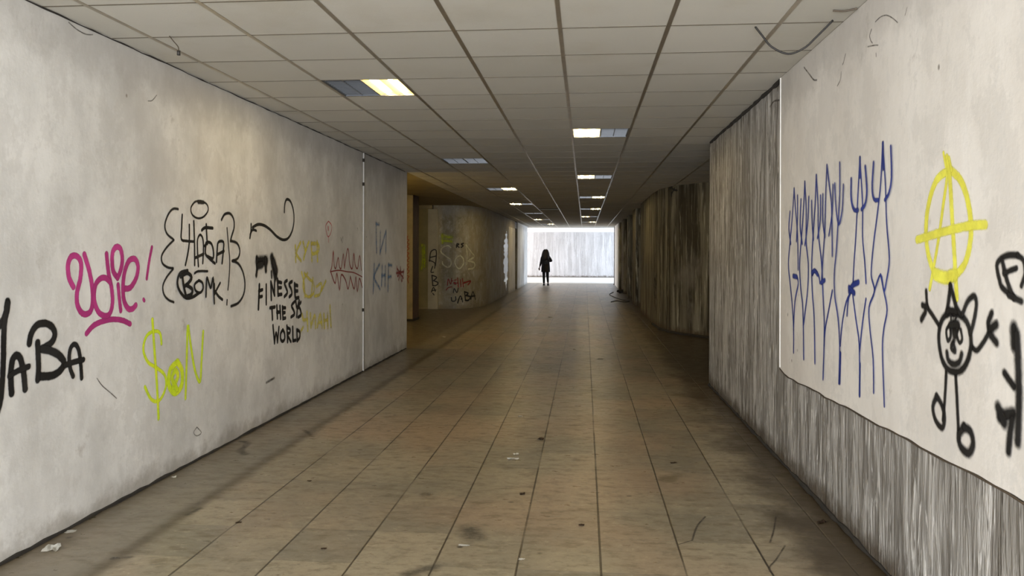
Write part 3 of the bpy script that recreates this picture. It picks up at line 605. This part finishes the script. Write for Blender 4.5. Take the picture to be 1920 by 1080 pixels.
graf('black JABA letters low on the rounded recess wall', [('lettering', HC, NC, G, [(2.2, [(410, 840), (415, 866), (440, 862), (441, 835)]), (2, [(425, 805), (431, 775), (450, 805), (459, 772)]), (2.2, [(455, 880), (475, 828), (492, 872)]), (1.8, [(460, 855), (488, 850)]),
 (2.4, [(505, 798), (511, 858)]), (2.4, [(505, 800), (532, 810), (515, 825)]), (2.4, [(515, 825), (546, 836), (532, 860), (511, 860)]), (2.2, [(550, 852), (565, 798), (582, 852)]), (2, [(550, 832), (580, 828)])], 'black')])
graf('dark scrawl running down the rounded corner of the far right wall', [('mark', HF, NF, (1120, 370, 4.0), [(2.6, [(437, 425), (432, 470)]), (3, [(436, 500), (434, 552)]), (3, [(445, 590), (428, 620), (446, 640), (424, 670)]), (3, [(440, 680), (426, 720), (444, 750)]), (5, [(430, 770), (440, 830)]), (4, [(450, 780), (442, 885)])], 'fade')])
graf('small black star scrawl at the top of the rounded far wall', [('mark', HF, NF, (1240, 320, 13.5), [(2.4, [(190, 470), (260, 420), (300, 480), (400, 500)]), (2.4, [(330, 450), (300, 510), (260, 590), (262, 640)])], 'black')])
# right wall
bl = [[(97, 225), (90, 330), (82, 420), (76, 500), (82, 570), (90, 650), (95, 740), (95, 825)], [(97, 225), (103, 310), (110, 400), (112, 520)], [(82, 310), (78, 370), (85, 425)], [(110, 250), (110, 330), (106, 415)],
 [(137, 200), (132, 300), (125, 400), (118, 500), (122, 590), (130, 670), (133, 850)], [(137, 200), (142, 300), (142, 420), (150, 500), (148, 590), (138, 680), (133, 720)], [(123, 265), (120, 360), (128, 425)], [(152, 255), (148, 350), (138, 430)],
 [(180, 175), (175, 290), (168, 400), (163, 500), (165, 600), (172, 700), (175, 865)], [(180, 175), (186, 280), (188, 390), (200, 500), (205, 620), (210, 740), (205, 925)], [(163, 270), (165, 350), (170, 410)], [(196, 250), (195, 340), (185, 405)],
 [(220, 138), (215, 260), (212, 380), (205, 480), (200, 570)], [(220, 138), (230, 220), (238, 300), (240, 470)], [(205, 245), (205, 340), (213, 400)], [(243, 210), (240, 310), (228, 395)],
 [(268, 128), (268, 240), (262, 350), (255, 460), (248, 540), (250, 620), (262, 700), (268, 800), (265, 940)], [(250, 205), (255, 300), (265, 355), (278, 300), (282, 210)],
 [(108, 548), (112, 575), (100, 640), (95, 740)], [(165, 540), (175, 525), (188, 545), (192, 570)], [(238, 600), (225, 670), (212, 740), (208, 800)],
 [(340, 110), (332, 260), (325, 400), (318, 500), (312, 590), (290, 640), (275, 720), (268, 800)], [(340, 110), (350, 280), (350, 400), (358, 490), (363, 570)], [(312, 600), (325, 700), (338, 800), (340, 985)], [(363, 630), (350, 720), (340, 820)], [(293, 690), (297, 640), (305, 600)],
 [(425, 55), (418, 200), (405, 320), (390, 440), (383, 540), (395, 600), (375, 660), (378, 740), (390, 850), (392, 975)], [(425, 55), (435, 200), (440, 350), (450, 480), (440, 560), (430, 600), (418, 540), (395, 600)], [(418, 540), (430, 600), (442, 670), (430, 740), (425, 820), (432, 1025)]]
bt = [[(95, 545), (108, 548)], [(198, 570), (212, 560)], [(310, 188), (310, 260), (320, 300), (335, 303)], [(362, 142), (368, 230), (362, 280), (348, 300)], [(393, 128), (388, 220), (395, 262), (410, 265)], [(457, 68), (460, 180), (450, 240), (435, 265)], [(165, 535), (175, 525), (186, 540)], [(268, 830), (265, 938)], [(340, 870), (338, 985)], [(340, 110), (340, 180)], [(425, 55), (426, 150)]]
graf('tall spiky blue spray lettering on the white panel of the right wall', [('spikes', HR, NR, R7, [(2.9, p) for p in bl]+[(4, p) for p in bt]+[(5.5, [(300, 600), (315, 578), (335, 568)]), (5.5, [(300, 588), (320, 608)])], 'blue')])
graf('yellow letter A in a circle sprayed on the right wall', [
 ('ring', HR, NR, Y8, [(9, [(172, 98), (130, 130), (106, 200), (96, 280), (102, 360), (122, 420), (150, 443), (192, 430), (225, 380), (239, 290), (229, 200), (206, 132), (172, 98)]), (14, [(125, 428), (155, 440), (188, 432)])], 'yellow'),
 ('letter', HR, NR, Y8, [(6, [(168, 90), (152, 200), (134, 330), (108, 475)]), (8.5, [(162, 60), (172, 130), (179, 250), (187, 380), (194, 505)]), (9.5, [(68, 320), (140, 298), (220, 278), (285, 272)]), (4.5, [(152, 45), (160, 88)]), (4.5, [(170, 60), (178, 100)])], 'yellow')])
graf('black doodle of a smiling oval figure with two ears, stick arms and legs', [
 ('head', HR, NR, F5, [(8.12, [(370, 612), (312, 622), (272, 680), (253, 780), (262, 900), (290, 1000), (345, 1062), (420, 1062), (470, 1000), (500, 900), (503, 800), (480, 700), (430, 632), (370, 612)]), (8.12, [(315, 620), (332, 500), (345, 400)]), (8.12, [(345, 400), (368, 480), (393, 570), (425, 625)]), (7.5, [(320, 600), (345, 590), (390, 600)]), (7.5, [(440, 620), (480, 520), (530, 478), (548, 520), (543, 600), (518, 720), (500, 765)])], 'blacksoft'),
 ('face', HR, NR, F5, [(5, [(340, 700), (312, 745), (322, 825), (344, 800), (345, 730)]), (5, [(410, 720), (395, 780), (415, 842), (436, 812), (425, 740)]), (13.8, [(372, 705), (378, 775)]), (10, [(345, 705), (405, 700)]), (3.75, [(350, 665), (352, 632)]), (3.75, [(385, 665), (392, 640)]), (6.25, [(372, 830), (352, 880), (385, 912), (372, 850)]), (7.5, [(320, 918), (332, 980), (375, 1012), (418, 990), (436, 930)])], 'blacksoft'),
 ('arm', HR, NR, F5, [(6.25, [(250, 700), (200, 620), (165, 560), (155, 440)]), (6.88, [(165, 565), (125, 550)]), (7.5, [(150, 602), (118, 662)])], 'blacksoft'),
 ('arm', HR, NR, F5, [(6.88, [(510, 872), (550, 902), (600, 840), (645, 760)]), (8.75, [(645, 740), (640, 680), (668, 610)]), (11.2, [(655, 738), (702, 702)]), (10, [(662, 788), (706, 842)])], 'blacksoft'),
 ('leg', HR, NR, Y8, [(6.25, [(160, 740), (156, 820), (150, 890)]), (7.5, [(130, 815), (118, 850), (127, 892), (148, 915), (155, 880), (145, 840), (130, 815)])], 'blacksoft'),
 ('leg', HR, NR, Y8, [(6.88, [(190, 750), (196, 860), (200, 950)]), (10, [(217, 912), (200, 940), (206, 975), (230, 995), (245, 970), (239, 930), (217, 912)])], 'blacksoft')])
graf('black circled letter cut off by the right edge of the view', [('lettering', HR, NR, F5, [(7.5, [(870, 162), (800, 160), (740, 185), (708, 230), (712, 290), (728, 355), (748, 412), (840, 492)]), (8, [(748, 200), (768, 290), (790, 370), (835, 490)]), (7, [(760, 300), (860, 262)]), (8, [(800, 470), (900, 520)]), (7, [(870, 162), (915, 200), (930, 300), (900, 400)])], 'blacksoft')])
graf('soft black spray blots below the circled letter at the right edge', [('blot', HR, NR, Y8, [(16, [(374, 600), (376, 655)]), (10, [(345, 742), (375, 785)]), (14, [(330, 880), (372, 870)]), (14, [(325, 850), (345, 900)]), (12, [(358, 990), (364, 930), (370, 890)]), (14, [(385, 620), (392, 800), (388, 960)])], 'blacksoft')])

# scraps of cobweb, cracks and scuffs on the walls
H3 = (1240, 0, 3.6); H6 = (1480, 0, 4.3636)
NCEIL = Vector((0, 0, -1))
for label, hit, n, T, l in [
 ('curled dirty cobweb string at the top edge of the white panel, crossing onto the concrete', HR0, NR, H3, [(1.6, [(735, 720), (762, 684), (800, 676), (830, 678)]), (1.6, [(830, 676), (880, 682), (905, 700), (908, 745), (930, 790)])]),
 ('short hooked cobweb string on the white panel below the ceiling corner', HR, NR, H3, [(1.6, [(965, 455), (1000, 500), (1030, 538), (1052, 540)])]),
 ('long broken crack line on the upper white panel', HR, NR, H3, [(1.4, [(1245, 365), (1232, 420), (1225, 435)]), (1.4, [(1216, 485), (1212, 535), (1190, 580)])]),
 ('hook-shaped cobweb on the upper white panel', HR, NR, H6, [(1.6, [(675, 240), (660, 290), (668, 330), (682, 352)]), (1.4, [(645, 382), (700, 370), (730, 370)]), (1.4, [(712, 435), (714, 462)])]),
 ('arched cobweb thread near the top of the white panel', HR, NR, H6, [(1.3, [(705, 180), (750, 138), (800, 125), (850, 150), (890, 185)]), (1.2, [(968, 60), (950, 125)])]),
 ('small hook-shaped scuff high on the left wall', HL, NL, (0, 0, 3), [(1.4, [(832, 568), (855, 565), (880, 535)])]),
 ('thin dark crack under the ceiling edge of the left wall', HL, NL, (0, 0, 3), [(1.6, [(385, 125), (430, 165), (480, 192), (520, 195)])]),
 ('dark diagonal scuff right of the large black JABA', HL, NL, (0, 640, 2.454), [(1.6, [(445, 170), (470, 205), (505, 235), (535, 262)])]),
 ('short dark scuff low on the left wall below the words FINESSE THE WORLD', HL, NL, (0, 640, 2.454), [(3, [(1225, 190), (1262, 168)])]),
 ('round faint print low on the left wall right of the lime $ON', HL, NL, (0, 640, 2.454), [(1.4, [(905, 395), (890, 420), (905, 435), (925, 420), (905, 395)])]),
]: graf(label, [('mark', hit, n, T, l, 'crack')], cat='wall mark', name='wall_mark')
for a in ((348, 181), (137, 62), (93, 17), (228, 101)):
    pass
# cracks in the floor slabs
HFL = lambda x, y: hitz(x, y, 0); NFL = Vector((0, 0, 1))
fl_ob = bpy.data.objects['floor']
strokes('slab_crack', HFL, NFL, (700, 800, 1.92), [(2, [(1195, 325), (1165, 360), (1148, 410)]), (1.4, [(1148, 410), (1100, 425)]), (1.8, [(1450, 325), (1440, 380), (1428, 418)]), (2, [(1482, 430), (1450, 480), (1425, 510), (1440, 536)]), (1.6, [(1378, 430), (1425, 512)])], 'crack', fl_ob)
strokes('slab_stain', HFL, NFL, (0, 640, 2.454), [(6, [(1110, 462), (1140, 470), (1105, 505), (1130, 520)]), (4, [(1400, 410), (1440, 440)]), (5, [(860, 800), (920, 770)]), (6, [(520, 1000), (600, 995)])], 'fade', fl_ob)
strokes('slab_stain', HFL, NFL, (700, 800, 1.92), [(26, [(345, 370), (365, 400)]), (12, [(185, 243), (192, 245)]), (16, [(120, 530), (220, 505)])], 'fade', fl_ob)

# ragged pale blue patch laid on the far left wall, paler slabs beside it
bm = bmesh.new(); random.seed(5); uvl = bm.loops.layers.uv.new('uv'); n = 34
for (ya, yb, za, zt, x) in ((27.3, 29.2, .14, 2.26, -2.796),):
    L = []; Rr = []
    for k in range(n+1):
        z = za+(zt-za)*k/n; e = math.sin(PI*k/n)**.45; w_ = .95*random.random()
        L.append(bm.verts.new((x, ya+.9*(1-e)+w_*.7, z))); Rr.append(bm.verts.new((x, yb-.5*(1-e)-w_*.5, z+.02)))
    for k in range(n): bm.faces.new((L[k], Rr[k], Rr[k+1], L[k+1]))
tag(obj('pale_patch', bm, simple('pale_blue_patch', srgb(214, 228, 240), .22, 0, .04)), 'ragged pale blue patch on the far left wall', 'paint patch')
bm = bmesh.new(); box(bm, (-2.815, 29.3, 0), (-2.795, 32.05, CEIL-.3)); struct(obj('trim_5', bm, M['plaster']))
bm = bmesh.new(); box(bm, (-2.815, 33.15, 0), (-2.79, YB+.02, CEIL)); struct(obj('trim_6', bm, M['plaster']))

# ------------------------------------------------------------------ litter
def scrap(px, py, w_, l_, m, label, name='paper_scrap', cat='litter', rot=0., h=.004):
    p = hitz(px, py, 0); bm = bmesh.new(); rnd = random.Random(px*7+py)
    nx, ny = 5, 3; g = [[None]*(ny+1) for _ in range(nx+1)]
    for i in range(nx+1):
        for j in range(ny+1):
            x = (i/nx-.5)*w_*(1+.25*rnd.uniform(-1, 1)); y = (j/ny-.5)*l_*(1+.25*rnd.uniform(-1, 1))
            g[i][j] = bm.verts.new((x, y, .0015+h*rnd.random()))
    for i in range(nx):
        for j in range(ny): bm.faces.new((g[i][j], g[i+1][j], g[i+1][j+1], g[i][j+1]))
    bmesh.ops.solidify(bm, geom=bm.faces[:], thickness=.0012)
    zmin = min(v.co.z for v in bm.verts)
    bmesh.ops.translate(bm, vec=(0, 0, -zmin), verts=bm.verts)
    o = obj(name, bm, m); o.location = (p.x, p.y, 0.0005); o.rotation_euler = (0, 0, rot)
    return tag(o, label, cat, 'litter on the floor')
scrap(97, 1031, .07, .07, M['paper'], 'crumpled white paper scrap on the floor by the left wall, nearest', rot=.5, h=.02)
scrap(132, 997, .05, .04, M['paper'], 'flat white scrap at the foot of the left wall beyond the crumpled one', rot=.3)
scrap(326, 895, .035, .04, M['paper'], 'small white scrap at the foot of the left wall, farthest along it', h=.008)
scrap(962, 861, .075, .035, M['paper'], 'white scrap in the middle of the floor, largest of the centre ones', rot=.1, h=.01)
scrap(967, 852, .04, .03, M['paper'], 'small white shred just behind the largest centre scrap', rot=.6, h=.01)
scrap(976, 781, .035, .05, M['paper'], 'tiny white scrap alone on the middle of the floor', h=.01)
scrap(869, 1023, .05, .025, M['paper'], 'white scrap on the near floor left of the long joint', rot=-.2)
scrap(978, 1049, .03, .02, M['paper'], 'tiny white scrap on the nearest floor joint', rot=-.1)
scrap(833, 632, .07, .1, M['paper'], 'white scrap on the floor near the end of the left wall', h=.01)
scrap(1125, 673, .08, .09, M['paper'], 'pale scrap on the floor in the right half, level with the concrete wall corner', h=.004)
scrap(1078, 655, .05, .07, M['paper'], 'small pale scrap on the far middle floor', h=.006)
scrap(1032, 595, .1, .1, M['paper'], 'pale scrap far down the middle of the floor', h=.01)
scrap(1090, 985, .03, .03, M['brown_bit'], 'brown cigarette-end sized scrap right of the centre joint', 'brown_scrap', h=.008)
scrap(1014, 824, .05, .05, M['brown_bit'], 'dark brown scrap beside the centre floor joint', 'brown_scrap', h=.012)
scrap(979, 927, .03, .03, M['brown_bit'], 'dark scrap on the near floor left of the centre joint', 'brown_scrap', h=.01)
scrap(447, 980, .035, .02, M['brown_bit'], 'brown scrap on the near left floor by a joint', 'brown_scrap', rot=.3)
scrap(607, 1029, .03, .02, M['brown_bit'], 'brown scrap at the bottom left of centre', 'brown_scrap', rot=.3)
scrap(580, 902, .03, .02, M['brown_bit'], 'small dark scrap in the left half of the floor', 'brown_scrap', rot=.3)
scrap(1542, 979, .07, .03, M['brown_bit'], 'dark leaf scrap on the dirt at the foot of the right wall', 'brown_scrap', rot=.7, h=.012)
scrap(1263, 868, .05, .03, M['brown_bit'], 'dark scrap on the right half of the floor', 'brown_scrap', rot=.3)
# tangled wire and a dark lump on the floor at the far right
bm = bmesh.new(); pts = [hitz(*q, 0.012) for q in ((1150, 548), (1143, 552), (1152, 557), (1166, 562), (1176, 563), (1180, 565), (1170, 566), (1156, 564), (1146, 566))]
tube(bm, curve_pts(pts), .012, 6); tag(obj('floor_cable', bm, M['cable'], None, True), 'dark tangled cable lying at the foot of the far right wall', 'cable')
bm = bmesh.new(); bmesh.ops.create_icosphere(bm, subdivisions=3, radius=.09)
for v in bm.verts: v.co *= 1+.18*math.sin(v.co.x*60)*math.cos(v.co.y*47+v.co.z*30)
bmesh.ops.scale(bm, vec=(1.5, 1.2, .8), verts=bm.verts); z0 = min(v.co.z for v in bm.verts); bmesh.ops.translate(bm, vec=(0, 0, -z0), verts=bm.verts)
o = obj('rubbish_bag', bm, M['slot'], None, True); o.location = hitz(1165, 550, 0)+Vector((-.02, 0, 0)); tag(o, 'small dark rubbish bag on the floor against the far right wall', 'rubbish bag')

# ------------------------------------------------------------------ the walking person
def skin_body(name, pts, edges, radii, mat, parent, root=0, sub=2):
    me = bpy.data.meshes.new(name); me.from_pydata(pts, edges, []); o = bpy.data.objects.new(name, me); C.objects.link(o); o.parent = parent
    o.modifiers.new('skin', 'SKIN'); me.skin_vertices[0]
    lay = me.skin_vertices[0].data
    for i, r in enumerate(radii): lay[i].radius = (r, r) if not isinstance(r, tuple) else r; lay[i].use_root = (i == root)
    sb = o.modifiers.new('sub', 'SUBSURF'); sb.levels = sub; sb.render_levels = sub; me.materials.append(mat); return o
pp = hitz(1023, 535, 0)
per = empty('person', pp); tag(per, 'person in a black coat with long dark hair, walking down the passage', 'person')
# local axes: +x right in the photo, -y towards the camera; the person walks away (+y)
P = [(0, 0, .88), (0, 0, 1.0), (0, 0, 1.14), (0, .01, 1.28), (0, .01, 1.38), (0, .0, 1.45), (0, -.0, 1.53), (0, .0, 1.60),
     (-.08, 0, .84), (-.085, .04, .48), (-.075, .0, .1), (-.078, .09, .035), (-.08, .15, .03),
     (.07, 0, .84), (.085, -.05, .48), (.115, -.12, .13), (.118, -.05, .05), (.12, .01, .03),
     (-.15, .0, 1.34), (-.2, -.0, 1.10), (-.27, .05, .87), (-.285, .08, .80),
     (.15, .0, 1.34), (.27, .02, 1.13), (.16, .16, 1.12), (.09, .18, 1.15)]
Ed = [(0, 1), (1, 2), (2, 3), (3, 4), (4, 5), (5, 6), (6, 7), (0, 8), (8, 9), (9, 10), (10, 11), (11, 12), (0, 13), (13, 14), (14, 15), (15, 16), (16, 17), (4, 18), (18, 19), (19, 20), (20, 21), (4, 22), (22, 23), (23, 24), (24, 25)]
Rd = [(.14, .10), (.125, .095), (.13, .10), (.14, .10), (.10, .08), .05, (.072, .085), (.068, .08), .09, .055, .035, .035, .022, .09, .055, .035, .034, .022, .052, .038, .028, .022, .052, .038, .028, .022]
skin_body('body', P, Ed, Rd, M['skin'], per)
# face (turned away from the camera): nose, mouth, eyes and ears on the head
bm = bmesh.new(); bmesh.ops.create_uvsphere(bm, u_segments=20, v_segments=14, radius=1)
for v in bm.verts:
    x, y, z = v.co; v.co = Vector((x*.075*(1-.18*max(0, -z)), y*.095, z*.115+1.545))
    if abs(x) < .2 and y > .8 and -.25 < z < .15: v.co.y += .018
    if abs(abs(x)-.35) < .15 and y > .7 and .0 < z < .25: v.co.y -= .008
for s in (-1, 1):
    m_ = Matrix.Translation((s*.076, 0, 1.54)) @ Matrix.Diagonal((.012, .02, .032, 1)); bmesh.ops.create_uvsphere(bm, u_segments=8, v_segments=6, radius=1, matrix=m_)
obj('head', bm, M['skin'], per, True)
# hair: full, reaching below the shoulders
bm = bmesh.new(); prof = [(1.665, .02), (1.65, .065), (1.61, .115), (1.54, .145), (1.46, .168), (1.38, .182), (1.30, .187), (1.22, .175), (1.17, .13), (1.16, .02)]
seg = 40; rings = []; rnd = random.Random(2)
for zi, (z, r) in enumerate(prof):
    ring = []
    for k in range(seg):
        a = 2*PI*k/seg; back = .5-.5*math.sin(a)    # 1 at the back of the head, towards the camera
        rr = r*(1+.06*math.sin(k*5+zi*1.3)+.05*rnd.uniform(-1, 1)); d = .78 if math.sin(a) < 0 else (.8 if z > 1.58 else .45)
        ring.append(bm.verts.new((rr*math.cos(a), rr*d*math.sin(a)-.02, z+.02*rnd.uniform(-1, 1)*(1 if 0 < zi else 0))))
    rings.append(ring)
for q in range(len(rings)-1):
    for k in range(seg): bm.faces.new((rings[q][k], rings[q+1][k], rings[q+1][(k+1) % seg], rings[q][(k+1) % seg]))
bm.faces.new(rings[0][::-1]); bm.faces.new(rings[-1]); bmesh.ops.recalc_face_normals(bm, faces=bm.faces); obj('hair', bm, M['hair'], per, True)
# coat with sleeves, hem above the knee
bm = bmesh.new(); prof = [(1.43, .07, .06), (1.39, .14, .09), (1.33, .185, .115), (1.22, .185, .13), (1.08, .178, .128), (.95, .188, .135), (.8, .2, .145), (.64, .205, .15), (.615, .2, .148), (.63, .18, .13), (.7, .175, .12)]
seg = 28; rings = []
for z, rx, ry in prof: rings.append([bm.verts.new((rx*math.cos(2*PI*k/seg)*(1+.02*math.sin(k*3)), ry*math.sin(2*PI*k/seg), z+.008*math.sin(k*2))) for k in range(seg)])
for q in range(len(rings)-1):
    for k in range(seg): bm.faces.new((rings[q][k], rings[q+1][k], rings[q+1][(k+1) % seg], rings[q][(k+1) % seg]))
bm.faces.new(rings[0][::-1]); bmesh.ops.recalc_face_normals(bm, faces=bm.faces); coat = obj('coat', bm, M['coat'], per, True)
skin_body('sleeve', [(-.12, 0, 1.34), (-.17, 0, 1.28), (-.205, 0, 1.10), (-.265, .045, .88)], [(0, 1), (1, 2), (2, 3)], [.07, .07, .056, .044], M['coat'], coat)
skin_body('sleeve', [(.12, 0, 1.34), (.17, 0, 1.28), (.275, .02, 1.12), (.165, .155, 1.11)], [(0, 1), (1, 2), (2, 3)], [.07, .068, .056, .045], M['coat'], coat)
for s, e in ((-1, (-.078, .0, .08)), (1, (.115, -.11, .12))):
    k = (s*.085, .04*(-s), .48); tr = skin_body('trouser_leg', [(s*.08, 0, .86), k, e], [(0, 1), (1, 2)], [.1, .072, .052], M['trousers'], per)
for fx, fy, yaw, lift_ in ((-.078, .03, .05, 0), (.118, -.06, -.1, .0)):
    bm = bmesh.new(); n = 10; L = []
    for q in range(n+1):
        t_ = q/n; y = -.07+.25*t_; w_ = .036+.016*math.sin(PI*min(1, t_*1.15)); h = .085-.045*t_ if t_ < .9 else .035
        if q in (0, n): w_ *= .6
        L.append([bm.verts.new((a*w_, y, z)) for a, z in ((-1, 0), (1, 0), (1.05, h*.5), (.6, h), (-.6, h), (-1.05, h*.5))])
    for q in range(n):
        for k in range(6): bm.faces.new((L[q][k], L[q][(k+1) % 6], L[q+1][(k+1) % 6], L[q+1][k]))
    bm.faces.new(L[0][::-1]); bm.faces.new(L[-1]); bmesh.ops.recalc_face_normals(bm, faces=bm.faces)
    o = obj('shoe', bm, M['shoe'], per, True); o.location = (fx, fy-.03, .0)
# hands: palm, four fingers, thumb
def hand(c, d, up):
    d = Vector(d).normalized(); up = Vector(up).normalized(); sd = d.cross(up).normalized(); c = Vector(c)
    pts = [c, c+d*.05]; ed = [(0, 1)]; rad = [.022, .03]
    for k, ln in zip((-1.5, -.5, .5, 1.5), (.058, .07, .066, .05)):
        b = c+d*.075+sd*k*.017; i = len(pts); pts += [b, b+d*ln*.55+up*.01, b+d*ln*.9+up*.028]; ed += [(1, i), (i, i+1), (i+1, i+2)]; rad += [.011, .009, .007]
    i = len(pts); b = c+d*.03+sd*-.03; pts += [b, b+d*.03-sd*.02+up*.008, b+d*.055-sd*.026+up*.014]; ed += [(1, i), (i, i+1), (i+1, i+2)]; rad += [.013, .010, .008]
    skin_body('hand', [tuple(p) for p in pts], ed, rad, M['skin'], per, 0, 1)
hand((-.285, .08, .815), (-.15, .2, -1), (.3, 1, 0)); hand((.1, .175, 1.14), (-1, .2, .2), (0, -1, .2))
bm = bmesh.new(); box(bm, (-.08, -.03, -.1), (.08, .03, .1)); bmesh.ops.bevel(bm, geom=bm.edges[:], offset=.025, segments=3, affect='EDGES')
o = obj('bag', bm, M['bag'], per, True); o.location = (.04, -.15, 1.06); o['label'] = 'small dark grey bag on the back'
